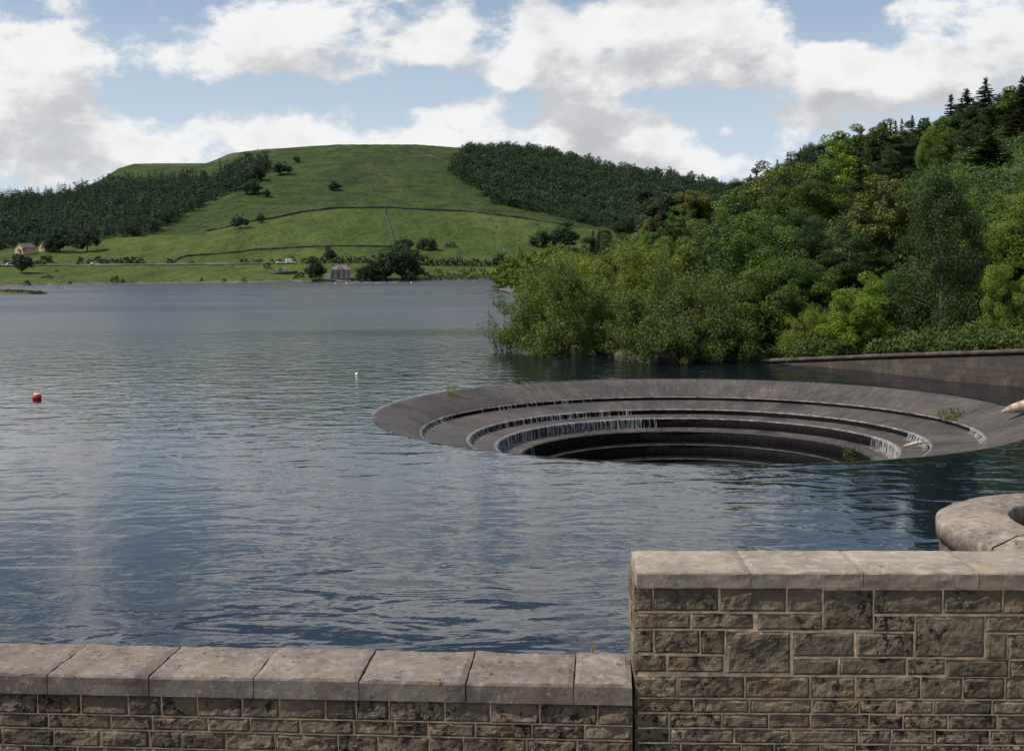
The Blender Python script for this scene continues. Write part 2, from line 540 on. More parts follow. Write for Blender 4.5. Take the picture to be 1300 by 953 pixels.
# added brightness on the clouds above the view, so the water reflects more light
gain = wb.mapr(ws.outputs[2], 0.20, 0.36, 1.0, 1.55)
gc = wb.n("ShaderNodeCombineColor"); [wb.set(gc.inputs[i_], gain) for i_ in range(3)]
ccol = wb.mix(1.0, ccol, gc.outputs[0], "MULTIPLY")
veil = wb.mapr(ws.outputs[2], 0.0, 0.34, 0.88, 0.0)
wisp = wb.mapr(wb.noise(wb.mapping(gen, (1, 1, 5)), 5, 7, 0.6), 0.45, 0.7, 0.12, 0.55)
veil = wb.math("MAXIMUM", veil, wb.math("MULTIPLY", wisp, wb.mapr(ws.outputs[2], 0.1, 0.32, 1.0, 0.05)))
skyc = wb.mix(veil, sky.outputs[0], (K * 0.70, K * 0.82, K * 0.97, 1))
full = wb.mix(alpha, skyc, ccol)
# below the horizon the world is only ever seen by stray rays: dull ground tone
full = wb.mix(wb.mapr(ws.outputs[2], -0.05, 0.0, 0, 1), (0.9, 1.0, 0.9, 1), full)
bg = wb.n("ShaderNodeBackground"); bg.inputs["Strength"].default_value = SKYS
wb.set(bg.inputs["Color"], full)
wo = wb.n("ShaderNodeOutputWorld"); wt.links.new(bg.outputs[0], wo.inputs["Surface"])
world.cycles.sampling_method = "MANUAL"; world.cycles.sample_map_resolution = 1024

# ------------------------------------------------------------------ terrain
BELL = Vector((6.8, 42.95, 0)); BR = 12.0
WBASE = [at_z(px, py, 0) for px, py in ((961, 459), (1097, 471), (1198, 483), (1300, 493))]
d_ = (WBASE[-1] - WBASE[0]).normalized()
WBASE.append(WBASE[-1] + d_ * 14)
WTOPZ = [at_y(px, py, p.y).z for (px, py), p in zip(((961, 455.5), (1097, 449.5), (1198, 445.5), (1300, 442)), WBASE)]
WTOPZ.append(WTOPZ[-1] + (WTOPZ[-1] - WTOPZ[0]) / 20 * 14)
SHORE = sorted([(p.y, p.x + 1.0) for p in WBASE] + [(-50, 75), (20, 44), (66.5, 11), (68.5, 7.5), (72, 4.5), (78, 3.0), (90, 3), (140, 4),
               (200, 2.5), (270, -1.5), (292, -4.2), (303, -3.5), (312, 8), (330, 60), (360, 130), (420, 190), (600, 300)])
SHY = np.array([s[0] for s in SHORE]); SHX = np.array([s[1] for s in SHORE])

SKYL = [(-300, 285), (-200, 275), (0, 256), (60, 250), (100, 243), (130, 228), (150, 215), (170, 209), (200, 208.5), (262, 208.5), (276, 203), (292, 196), (330, 191),
        (390, 187), (430, 184.5), (530, 184.5), (575, 188), (650, 193), (700, 199), (760, 214), (800, 219), (850, 225), (900, 233), (940, 243), (1000, 262), (1100, 290),
        (1300, 320)]
_sk = [ray(*p) for p in SKYL]
SKU = np.array([r.x / r.y for r in _sk]); SKE = np.array([r.z / r.y for r in _sk])
SHL = [(-200, 366), (0, 363.5), (200, 360), (300, 359), (400, 357.6), (640, 354.6), (760, 352.5), (1300, 346)]
_sh = [ray(*p) for p in SHL]
SLU = np.array([r.x / r.y for r in _sh]); SLD = np.array([-CAMH * r.y / r.z for r in _sh])


def smooth(t):
    t = np.clip(t, 0, 1)
    return t * t * (3 - 2 * t)


def wob(X, Y, s, seed):
    """cheap smooth noise from sines, -1..1"""
    r = np.random.default_rng(seed)
    out = 0
    for i in range(6):
        a = r.uniform(0, 6.28); k = s * r.uniform(0.6, 1.7)
        out = out + np.sin(k * (X * math.cos(a) + Y * math.sin(a)) + r.uniform(0, 6.28))
    return out / 3.5


def height(X, Y):
    X = np.asarray(X, dtype=float); Y = np.asarray(Y, dtype=float)
    Ys = np.maximum(Y, 1.0)
    U = X / Ys
    Ds = np.interp(U, SLU, SLD) + 4 * wob(X, Y * 0.3, 0.03, 3)
    Dc = Ds + 600 + 60 * np.sin(U * 9)
    zc = CAMH + np.interp(U, SKU, SKE) * Dc
    t = (Y - Ds) / (Dc - Ds)
    tt = np.clip(t, 0, 1)
    g_ = 0.90 * tt ** 1.28 + 0.10 * smooth(tt)
    far = zc * g_ + (3.0 * wob(X, Y, 0.02, 1) + 1.2 * wob(X, Y * .6, 0.06, 2)) * smooth(tt * 4) * (1 - smooth((tt - .8) * 5))
    far = far + 0.9 * smooth((Y - Ds) / 5)
    far = far - np.clip(t - 1, 0, 9) ** 1.0 * zc * 0.25
    far = np.where(t < 0, np.maximum((Y - Ds) * 0.25, -26), far)
    far = np.where(Y < 250, -26, far)
    xs = np.interp(Y, SHY, SHX)
    s = X - xs
    base = np.interp(Y, [p.y for p in WBASE[::-1]], WTOPZ[::-1], right=0.25)
    base = np.where(Y > 66, 0.25, base)
    rb = base + 0.07 * s + 0.27 * np.maximum(0, s - 7) + 0.6 * wob(X, Y, 0.12, 5) * smooth(s / 10)
    rb = np.where(s > 95, base + 0.07 * 95 + 0.27 * 88 + (s - 95) * 0.16, rb)
    rb = rb + 4.0 * smooth((Y - 60) / 80) * smooth(s / 40)
    rb = np.where(s < 0, np.maximum(-0.3 + s * np.where(Y < 66, 3.0, 0.8), -26), rb)
    H = np.maximum(far, rb)
    # the dam's foot path in front of the parapet, on the photographer's side
    H = np.where(Y < 10.9, np.where(X < 30, 0.55, H), H)
    return H


# polar sheet round the viewpoint, reaching past the skyline
az = np.concatenate([np.radians(np.arange(-180, -32, 4)), np.radians(np.arange(-32, 32, 0.11)), np.radians(np.arange(32, 180, 4))])
rad = np.concatenate([[0.5], np.geomspace(3, 40, 30), np.geomspace(42, 400, 150), np.linspace(403, 1250, 230), np.geomspace(1270, 9000, 22)])
A_, R_ = np.meshgrid(az, rad)
TX, TY = R_ * np.sin(A_), R_ * np.cos(A_)
TZ = height(TX, TY)
nr, na = A_.shape
idx = np.arange(nr * na).reshape(nr, na)
nx = np.roll(idx, -1, axis=1)
fc = np.stack([idx[:-1], nx[:-1], nx[1:], idx[1:]], -1).reshape(-1, 4)[:, ::-1]
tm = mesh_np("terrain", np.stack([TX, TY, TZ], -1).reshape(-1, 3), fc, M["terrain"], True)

# land cover: R = rough moorland, its dark tone also painted for cloud shadow, G = bare earth paths, B = stony shore
PX, PY = project(TX, np.where(TY < 5, 5, TY), TZ)


def poly_dist(pts):
    best = np.full(PX.shape, 1e9)
    for (x0, y0), (x1, y1) in zip(pts[:-1], pts[1:]):
        dx, dy = x1 - x0, y1 - y0
        t = np.clip(((PX - x0) * dx + (PY - y0) * dy) / (dx * dx + dy * dy), 0, 1)
        best = np.minimum(best, np.hypot(PX - x0 - t * dx, PY - y0 - t * dy))
    return best


WALL_MID = [(262, 294), (288, 289), (314, 282), (343, 278.5), (385, 269.5), (425, 265), (490, 264), (542, 267), (595, 269), (621, 272.5), (660, 277), (720, 286)]
WALL_LOW = [(240, 325.5), (301, 321), (320, 318), (372, 315), (425, 313), (498, 313.5)]
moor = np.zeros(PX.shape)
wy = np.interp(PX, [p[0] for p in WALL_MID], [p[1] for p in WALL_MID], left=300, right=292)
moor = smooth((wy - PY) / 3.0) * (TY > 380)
pathc = smooth((1.9 - poly_dist([(466, 207), (474, 214), (480, 216), (486, 224), (494, 226), (499, 234), (506, 237), (509, 243), (515, 246)])) / 1.6) * 0.6
pathc = np.maximum(pathc, 0.7 * smooth((1.6 - poly_dist([(520, 191), (540, 196), (562, 202)])) / 1.6))
pathc = np.maximum(pathc, 0.6 * smooth((4 - poly_dist([(180, 208), (250, 208.5)])) / 3))
pathc = np.maximum(pathc, 0.8 * smooth((4 - poly_dist([(320, 190), (350, 190)])) / 4))
pathc = np.maximum(pathc, 0.7 * smooth((5 - poly_dist([(272, 203), (300, 196)])) / 4))
pathc = np.where(TY < 380, 0, pathc)
shore = smooth((1.0 - TZ) / 0.5)
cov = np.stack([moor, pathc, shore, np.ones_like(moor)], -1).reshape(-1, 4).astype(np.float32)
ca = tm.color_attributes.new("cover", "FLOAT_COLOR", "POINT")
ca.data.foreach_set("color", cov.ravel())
terrain = link(bpy.data.objects.new("terrain", tm))
tag(terrain, kind="structure", label="green hillsides and wooded banks round the reservoir")


def H1(x, y): return float(height(np.array([x]), np.array([y]))[0])


def on_hill(px, py, y0=300, y1=1300):
    """point where the line of sight meets the far hillside"""
    r = ray(px, py)
    ys = np.linspace(y0, y1, 1500)
    zz = CAMH + r.z / r.y * ys
    hh = height(r.x / r.y * ys, ys)
    k = np.argmax(hh >= zz)
    if hh[k] < zz[k]: k = np.argmax(hh - zz)
    return Vector((r.x / r.y * ys[k], ys[k], hh[k]))


# ------------------------------------------------------------------ water
na_w = 288
prof = [(11.97, -.024), (12.02, -.006), (12.10, 0.0)] + [(r, 0.0) for r in np.geomspace(12.5, 6000, 40)]
th = np.linspace(0, 2 * math.pi, na_w, endpoint=False)
WV = np.array([[(BELL.x + r * math.cos(a), BELL.y + r * math.sin(a), zz) for a in th] for r, zz in prof]).reshape(-1, 3)
idx = np.arange(len(prof) * na_w).reshape(len(prof), na_w)
nx = np.roll(idx, -1, axis=1)
fc = np.stack([idx[:-1], idx[1:], nx[1:], nx[:-1]], -1).reshape(-1, 4)
wm = mesh_np("water", WV, fc, M["water"], True)
water = link(bpy.data.objects.new("water", wm))
tag(water, kind="structure", label="rippled reservoir water reflecting the clouds")

# ------------------------------------------------------------------ bellmouth spillway
bell = empty("bellmouth_spillway", (BELL.x, BELL.y, -3))
tag(bell, "huge round stone bellmouth spillway with stepped rings sunk in the water", "spillway")


def lathe(name, prof, mat, parent, seg=320, wobble=0.0, smooth_=True, a0=0.0, a1=2 * math.pi):
    n = seg
    vs, uvs = [], []
    L = 0
    ring = []
    for i, (r, zz) in enumerate(prof):
        if i: L += math.hypot(r - prof[i - 1][0], zz - prof[i - 1][1])
        for k in range(n + 1):
            a = a0 + (a1 - a0) * k / n
            rr = r + wobble * mnoise.noise(Vector((math.cos(a) * 6, math.sin(a) * 6, zz * 3)))
            vs.append((rr * math.cos(a), rr * math.sin(a), zz + 3))
            uvs.append((a * 12.0, L))
    fs = []
    for i in range(len(prof) - 1):
        for k in range(n):
            p = i * (n + 1) + k
            fs.append((p, p + 1, p + n + 2, p + n + 1))
    me = mesh_np(name, vs, fs, mat, smooth_)
    uvl = me.uv_layers.new(name="UVMap")
    li = np.array(fs).ravel()
    uvl.data.foreach_set("uv", np.array(uvs, dtype=np.float32)[li].ravel())
    return link(bpy.data.objects.new(name, me), parent)


STEP = [(10.25, -.68, -.83), (8.45, -1.05, -1.26), (7.4, -1.32, -1.72), (6.55, -1.77, -2.24), (6.0, -2.27, -2.75), (5.5, -2.8, -3.8), (4.9, -3.9, -7.0)]
lathe("rim_slope", [(13.2, -3.0), (12.6, -.6), (12.3, -.12), (12.12, -.03), (12.0, -.018), (11.88, -.030), (11.78, -.060), (11.65, -.105), (11.3, -.21), (10.8, -.41), (10.4, -.60), (10.28, -.672)],
      M["spill"], bell)
prev = None
for i, (r, zt, zb) in enumerate(STEP):
    lathe("step_nosing", [(r + .09, zt + .012), (r + .02, zt + .004), (r - .012, zt - .006), (r - .014, zt - .035)], M["nosing"] if i < 3 else M["nosing_shaded"], bell, wobble=0.006)
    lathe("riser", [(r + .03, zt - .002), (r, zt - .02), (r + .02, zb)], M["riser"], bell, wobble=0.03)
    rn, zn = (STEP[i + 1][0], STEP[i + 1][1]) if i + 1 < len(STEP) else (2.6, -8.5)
    lathe("step_ring", [(r + .06, zb - .004), (rn + .12, zn + .008), (rn + .03, zn), (rn + .03, zn - .03)], M["spill"] if i < 3 else M["riser"], bell)  # deep rings take the riser colour with the shade painted in
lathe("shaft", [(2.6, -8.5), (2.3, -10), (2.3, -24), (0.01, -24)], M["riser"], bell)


def mat_falls():
    m, b = new_mat("falling_water")
    uv = uvc(b)
    n = b.noise(b.mapping(uv, (9, 1.1, 1)), 1.6, 5, 0.65)
    c = b.mix(b.mapr(n, 0.38, 0.66), (0.26, 0.26, 0.265), (0.56, 0.56, 0.56))
    a = b.mapr(n, 0.36, 0.72, 0.0, 0.66)
    p = b.principled(c, 0.3, None, 0.5, Alpha=a)
    b.out(p)
    return m


M["falls"] = mat_falls()


def falls(riser_i, a_deg, width_deg, fullness, foam_len):
    """curtain of water over a riser: many strips of one sheet, bulging away from the stone, breaking into foam below"""
    r, zt, zb = STEP[riser_i]
    vs, fs, uvs = [], [], []
    a = a_deg - width_deg
    while a < a_deg + width_deg:
        w = random.uniform(0.12, 0.6)
        edge = 1 - abs(a - a_deg) / width_deg
        if random.random() < 1.25 * fullness * (0.35 + 0.65 * edge):
            out = random.uniform(.05, .11)
            pr = [(r + .12, zt + .018), (r - .01, zt + .012), (r - out * .7, zt - (zt - zb) * .3), (r - out, zb + .01),
                  (r - out - random.uniform(.3, 1) * foam_len, zb - .025 - foam_len * .02)]
            base = len(vs)
            n = 5
            L = 0
            for j, (rr, zz) in enumerate(pr):
                if j: L += math.hypot(rr - pr[j - 1][0], zz - pr[j - 1][1])
                for k in range(n + 1):
                    t = math.radians(a + w * k / n)
                    jr = random.uniform(-.012, .012)
                    vs.append(((rr + jr) * math.cos(t), (rr + jr) * math.sin(t), zz + 3 + .012))
                    uvs.append((t * 12, L))
            for j in range(len(pr) - 1):
                for k in range(n):
                    p = base + j * (n + 1) + k
                    fs.append((p, p + 1, p + n + 2, p + n + 1))
        a += w * random.uniform(0.9, 1.4)
    if not fs: return
    me = mesh_np("falling_water", vs, fs, M["falls"], True)
    uvl = me.uv_layers.new(name="UVMap")
    uvl.data.foreach_set("uv", np.array(uvs, dtype=np.float32)[np.array(fs).ravel()].ravel())
    o = link(bpy.data.objects.new("falling_water", me), bell); o["kind"] = "stuff"


# degrees anticlockwise from +X; 180 = left side, 90 = far side
falls(0, 186, 30, 1.3, .16); falls(0, 125, 22, .30, .05); falls(0, -14, 9, 1.5, .2)
falls(1, 186, 30, 1.4, .22); falls(1, 128, 28, .62, .06); falls(1, -6, 10, 1.3, .2)
falls(2, 182, 34, 1.5, .25); falls(2, 122, 30, 1.05, .08); falls(2, -4, 15, 1.3, .25)
falls(3, 178, 22, .6, .15)

# driftwood caught on the steps, and a trunk lying on the rim
p0, p1 = Vector((0, 0, 0)), Vector((0, 0, 0))


def bell_point(px, py):
    """where a line of sight meets the stepped bowl"""
    r = ray(px, py)
    for t in np.linspace(20, 70, 6000):
        P = Vector((r.x * t, r.y * t, CAMH + r.z * t))
        q = math.hypot(P.x - BELL.x, P.y - BELL.y)
        rs = [(13, 0), (12, 0), (11.7, -.08), (10.25, -.68)]
        for i, (r0, zt, zb) in enumerate(STEP[:5]):
            rs += [(r0, zb), (STEP[i + 1][0], STEP[i + 1][1])]
        xs_ = [a for a, _ in rs][::-1]; zs_ = [b for _, b in rs][::-1]
        if q < 12.6 and P.z <= np.interp(q, xs_, zs_): return P
    return at_z(px, py, -.5)


a = bell_point(1148, 568); b2 = bell_point(1181, 563)
ax = (b2 - a)
mb = MB(); mb.tube([Vector((0, 0, .06)), ax * .3 + Vector((0, 0, .09)), ax * .65 + Vector((0, 0, .11)), ax + Vector((0, 0, .08))], [.05, .065, .06, .025], 9, .2)
mb.tube([ax * .62 + Vector((0, 0, .1)), ax * .7 + Vector((.02, -.12, .2))], [.03, .012], 6, .2)
o = mb.build("driftwood_branch", M["wood"], smooth=True); o.location = a
tag(o, "short brown driftwood branch lying on the right hand steps of the spillway", "driftwood")

tip = at_z(1271, 523.5, 0.05)
e1 = tip + Vector((2.6, 0.6, .45))
mb = MB(); pts = []
for i in range(9):
    t = i / 8
    pts.append(tip.lerp(e1, t) - tip + Vector((0, .03 * math.sin(t * 7), .02 * math.sin(t * 9) + .02)))
mb.tube(pts, [.03, .13, .19, .24, .28, .30, .31, .32, .33], 14, .12)
o = mb.build("driftwood_log", M["wood"], smooth=True); o.location = tip
tag(o, "pale tapering driftwood tree trunk stranded on the right edge of the rim", "tree trunk")

# ------------------------------------------------------------------ parapet walls, turret
ZC = CAMH - 2.75
A = at_z(808, 724.2, ZC); B = at_z(1300, 724.6, ZC)
ANG = math.atan2(B.y - A.y, B.x - A.x)
ex = Vector((math.cos(ANG), math.sin(ANG), 0)); ey = Vector((-math.sin(ANG), math.cos(ANG), 0))


def wl(px, py, yloc=0.0):
    """photo pixel -> (x along wall, z) on the plane yloc behind the wall's front"""
    r = ray(px, py)
    O = A + ey * yloc
    t = (Vector((O.x, O.y, 0)).dot(ey)) / Vector((r.x, r.y, 0)).dot(ey)
    P = Vector((r.x * t, r.y * t, CAMH + r.z * t))
    return (P - A).dot(ex), P.z


far_edge = at_z(807, 697.3, ZC)
DEPTH = (far_edge - A).dot(ey)
ZL = wl(800, 828, DEPTH)[1]


def rock_block(mb, x0, x1, z0, z1, bulge=0.03, y=0.0, seed=0):
    """rock-faced block: front at y (towards -y), pitched margins"""
    nxs = max(5, int((x1 - x0) / 0.022)); nzs = max(5, int((z1 - z0) / 0.022))
    g = []
    tilt = random.uniform(-.3, .3); k0 = random.uniform(.45, 1.0)
    for j in range(nzs + 1):
        row = []
        for i in range(nxs + 1):
            u, w = i / nxs, j / nzs
            X = x0 + (x1 - x0) * u; Z = z0 + (z1 - z0) * w
            e = min(u * (x1 - x0), (1 - u) * (x1 - x0), w * (z1 - z0), (1 - w) * (z1 - z0))
            prof_ = max(0.0, min(1.0, e / 0.02)) ** .8
            nz1 = mnoise.fractal(Vector((X * 5 + seed, Z * 7, seed * 3.1)), 0.8, 2.1, 4)
            nz2 = mnoise.noise(Vector((X * 26, Z * 26, seed)))
            ledge = max(0, mnoise.noise(Vector((X * 3, seed, Z * 14)))) * .6
            lowb = (1 - w) * .35
            d = prof_ * bulge * k0 * (.55 + .75 * nz1 + .25 * nz2 + ledge * .5 + lowb * 1.5 + tilt * (u - .5))
            jx = (.006 * mnoise.noise(Vector((X * 9, Z * 9, 5 + seed)))) if i in (0, nxs) or j in (0, nzs) else 0
            row.append(mb.bm.verts.new((X + jx, y - max(d, -.004), Z + jx)))
        g.append(row)
    for j in range(nzs):
        for i in range(nxs):
            mb.bm.faces.new((g[j][i], g[j][i + 1], g[j + 1][i + 1], g[j + 1][i]))
    # sides back into the joint
    bk = .06
    border = [g[0][i] for i in range(nxs + 1)] + [g[j][nxs] for j in range(1, nzs + 1)] + [g[nzs][i] for i in range(nxs - 1, -1, -1)] + [g[j][0] for j in range(nzs - 1, 0, -1)]
    back = [mb.bm.verts.new((v.co.x, y + bk, v.co.z)) for v in border]
    n = len(border)
    for i in range(n):
        mb.bm.faces.new((border[(i + 1) % n], border[i], back[i], back[(i + 1) % n]))


def coping_stone(mb, x0, x1, y0, y1, z0, z1, seed, rough=.006):
    nxs, nys = max(8, int((x1 - x0) / .05)), max(6, int((y1 - y0) / .05))
    ch = .012
    top = []
    for j in range(nys + 1):
        row = []
        for i in range(nxs + 1):
            X = x0 + (x1 - x0) * i / nxs; Y = y0 + (y1 - y0) * j / nys
            ed = 1 if (i in (0, nxs) or j in (0, nys)) else 0
            zz = z1 - ed * ch + rough * mnoise.fractal(Vector((X * 4, Y * 4, seed)), .8, 2, 4)
            if ed: zz -= .012 * max(0, mnoise.noise(Vector((X * 7, Y * 7, seed + 3))))
            X += ed * .006 * mnoise.noise(Vector((X * 8, Y * 8, seed + 7)))
            row.append(mb.bm.verts.new((X, Y, zz)))
        top.append(row)
    for j in range(nys):
        for i in range(nxs):
            mb.bm.faces.new((top[j][i], top[j][i + 1], top[j + 1][i + 1], top[j + 1][i]))
    border = [top[0][i] for i in range(nxs + 1)] + [top[j][nxs] for j in range(1, nys + 1)] + [top[nys][i] for i in range(nxs - 1, -1, -1)] + [top[j][0] for j in range(nys - 1, 0, -1)]
    prev_ = border
    for lev in (1 - .12, .5, 0.0):
        cur = []
        for v in border:
            X, Y = v.co.x, v.co.y
            off = .006 * mnoise.noise(Vector((X * 6, Y * 6, lev * 5 + seed)))
            cx, cy = (x0 + x1) / 2, (y0 + y1) / 2
            sx = ch * (.6 if lev > .8 else .9) * (1 if X > cx else -1) if abs(X - x0) < .03 or abs(X - x1) < .03 else 0
            sy = (ch * .9 * (1 if Y > cy else -1) + off) if abs(Y - y0) < .03 or abs(Y - y1) < .03 else 0
            cur.append(mb.bm.verts.new((X + sx * .3, Y + sy, z0 + (z1 - ch - z0) * lev)))
        n = len(border)
        for i in range(n):
            mb.bm.faces.new((prev_[(i + 1) % n], prev_[i], cur[i], cur[(i + 1) % n]))
        prev_ = cur
    mb.bm.faces.new(prev_[::-1])


par = empty("parapet_wall", (A.x, A.y, 0), ANG)
tag(par, "tall sandstone parapet with pale coping and rock faced blocks at lower right", "wall")


def zpx(zx, zy):
    return wl(780 + .4 * zx, 600 + .4 * zy, 0.02)


CB = wl(900, 745, 0)[1]                                       # underside of the coping
mb = MB()
jx = [0.0] + [wl(p, 724.4)[0] for p in (952, 1096, 1243)]
while jx[-1] < 14: jx.append(jx[-1] + random.uniform(.98, 1.1))
for i in range(len(jx) - 1):
    coping_stone(mb, jx[i] + .005, jx[i + 1] - .005, 0, DEPTH, CB, ZC + random.uniform(-.004, .004), i * 3.7)
mb.build("coping", M["coping"], par)
BLK = [(68, 122, 366, 438), (124, 330, 366, 438), (336, 545, 367, 440), (550, 658, 368, 441), (665, 820, 372, 497), (825, 1040, 372, 447), (1046, 1230, 372, 447),
       (66, 240, 445, 494), (248, 440, 446, 495), (455, 660, 447, 499), (825, 952, 455, 503), (958, 1172, 455, 585), (1180, 1420, 455, 506),
       (64, 122, 500, 570), (128, 270, 500, 572), (275, 350, 500, 576), (355, 558, 503, 636), (568, 760, 508, 583), (768, 948, 508, 583), (1180, 1245, 513, 591), (1250, 1420, 513, 590),
       (62, 163, 580, 632), (172, 345, 582, 632), (568, 708, 590, 641), (716, 925, 588, 641), (932, 1048, 591, 641), (1054, 1250, 592, 648), (1256, 1420, 597, 650), (1236, 1420, 372, 447)]
mb = MB()
for i, (x0, x1, y0, y1) in enumerate(BLK):
    a0 = zpx(x0, y0); a1 = zpx(x1, y1)
    rock_block(mb, a0[0], a1[0], a1[1], a0[1], .022, .022, i * 1.3)
zlow = zpx(100, 641)[1]
xr = zpx(1424, 500)[0]


def coursed(mb, x0, x1, ztop, zbot, y, seed):
    rr = random.Random(seed)
    zt = ztop
    k = 0
    while zt > zbot:
        hh = rr.choice((.14, .17, .2, .21)); x = x0
        while x < x1:
            w = rr.uniform(.28, .62)
            if x1 - x - w < .2: w = x1 - x
            rock_block(mb, x + .007, x + w - .007, zt - hh + .007, zt - .007, .026, y, seed + k * 2.3)
            x += w; k += 1
        zt -= hh


coursed(mb, zpx(62, 641)[0], xr, zlow - .006, 1.0, .022, 41)
coursed(mb, xr + .01, 12.0, CB - .006, 1.0, .022, 77)
mb.build("stonework", M["masonry"], par)
mb = MB(); mb.box(.012, 14, .0225, DEPTH - .03, -4, CB - .001); mb.build("mortar_core", M["mortar"], par)
# end face of the wall
mb = MB()
rr = random.Random(5); zt = CB - .004
while zt > 0.6:
    hh = rr.choice((.17, .21, .25)); y0 = .05
    for w in ((DEPTH - .08) * .55, (DEPTH - .08) * .45) if rr.random() < .5 else ((DEPTH - .08) * .4, (DEPTH - .08) * .6):
        dx = rr.uniform(.005, .035)
        mb.box(-dx, .03, y0 + .006, y0 + w - .006, zt - hh + .006, zt - .006); y0 += w
    zt -= hh
mb.build("end_stones", M["masonry"], par, bevel=.008)

q0, q1 = at_z(0, 815, ZL), at_z(800, 828, ZL)
LANG = math.atan2(q1.y - q0.y, q1.x - q0.x)
lo = A + ey * DEPTH - Vector((-math.sin(LANG), math.cos(LANG), 0)) * DEPTH
low = empty("low_parapet_wall", (lo.x, lo.y, 0), LANG)
tag(low, "low sandstone parapet with broad worn grey coping along the bottom left", "wall")
jl = [-.008]
for p in (733, 605 - 9, 489 - 29, 363 - 38):
    jl.append(wl(p, 863, .05)[0])
while jl[-1] > -16: jl.append(jl[-1] - random.uniform(.95, 1.1))
jl = jl[::-1]
mb = MB()
LD = DEPTH
for i in range(len(jl) - 1):
    coping_stone(mb, jl[i] + .007, jl[i + 1] - .007, -.06, LD + random.uniform(-.008, .008), ZL - .2, ZL + random.uniform(-.006, .006), 90 + i * 2.9, .016)
mb.build("coping", M["coping_low"], low)
mb = MB(); coursed(mb, -7.0, -.016, ZL - .206, .5, -.03, 23); coursed(mb, -16, -7.0, ZL - .206, .5, -.03, 29)
mb.build("stonework", M["masonry"], low)
mb = MB(); mb.box(-16, -.012, -.0275, LD - .04, -4, ZL - .201); mb.build("mortar_core", M["mortar"], low)

# round turret behind the right-hand parapet
TC = Vector((6.80, 12.48, 0)); TR = 2.0
tur = empty("round_turret", (TC.x, TC.y, -3))
tag(tur, "round stone turret with broad rounded coping ring behind the parapet", "turret")


def lathe3(name, prof, mat, parent, seg=140, wobble=.008):
    vs, fs, n = [], [], seg
    for r, zz in prof:
        for k in range(n):
            a = 2 * math.pi * k / n
            rr = r + wobble * mnoise.noise(Vector((math.cos(a) * 5, math.sin(a) * 5, zz * 2)))
            vs.append((rr * math.cos(a), rr * math.sin(a), zz + 3 + wobble * .6 * mnoise.noise(Vector((math.cos(a) * r * 3, math.sin(a) * r * 3, 4)))))
    for i in range(len(prof) - 1):
        for k in range(n):
            fs.append((i * n + k, i * n + (k + 1) % n, (i + 1) * n + (k + 1) % n, (i + 1) * n + k))
    return link(bpy.data.objects.new(name, mesh_np(name, vs, fs, mat, True)), parent)


zt = ZC - .10
RP = [(TR - .04, zt - .27), (TR - .005, zt - .255), (TR, zt - .13), (TR - .012, zt - .098), (TR - .035, zt - .082), (TR - .10, zt - .066), (TR - .30, zt - .012), (TR - .36, zt), (TR - .6, zt - .006), (TR - .755, zt - .014),
                       (TR - .79, zt - .03), (TR - .80, zt - .25), (TR - .75, zt - .25)]
RP = [(TR - .04, zt - .27), (TR - .003, zt - .262), (TR, zt - .115), (TR - .008, zt - .092), (TR - .024, zt - .078), (TR - .10, zt - .064), (TR - .30, zt - .010), (TR - .35, zt), (TR - .6, zt - .006),
      (TR - .765, zt - .012), (TR - .79, zt - .026), (TR - .80, zt - .25), (TR - .75, zt - .26)]
vs, fs, NS = [], [], 11
for q in range(NS):
    a0_ = 2 * math.pi * q / NS + .12 + .0035; a1_ = 2 * math.pi * (q + 1) / NS + .12 - .0035
    n = 18; b0_ = len(vs); dz = random.uniform(-.005, .005)
    for k in range(n + 1):
        a = a0_ + (a1_ - a0_) * k / n
        for r, zz in RP:
            e_ = .006 * (k in (0, n))
            rr_ = r + .010 * mnoise.noise(Vector((math.cos(a) * 6, math.sin(a) * 6, zz * 3)))
            vs.append((rr_ * math.cos(a), rr_ * math.sin(a), zz + 3 + dz - (e_ if zz > zt - .1 else 0) + .012 * mnoise.fractal(Vector((math.cos(a) * r * 3, math.sin(a) * r * 3, q)), .8, 2, 4)))
    P_ = len(RP)
    for k in range(n):
        for p_ in range(P_):
            fs.append((b0_ + k * P_ + p_, b0_ + (k + 1) * P_ + p_, b0_ + (k + 1) * P_ + (p_ + 1) % P_, b0_ + k * P_ + (p_ + 1) % P_))
link(bpy.data.objects.new("coping_ring", mesh_np("coping_ring", vs, np.array(fs)[:, ::-1], M["ring"])), tur)
lathe3("stonework", [(TR - .06, -3.0), (TR - .06, zt - .2505)], M["masonry"], tur, wobble=.03)
lathe3("shaft_lining", [(TR - .76, zt - .2505), (TR - .76, -.6), (.01, -.6)], M["masonry"], tur, wobble=.03)

# retaining wall on the far right
rw = empty("retaining_wall", (WBASE[2].x, WBASE[2].y, 0))
tag(rw, "dark sloping stone retaining wall at the water's edge below the ferns", "wall")


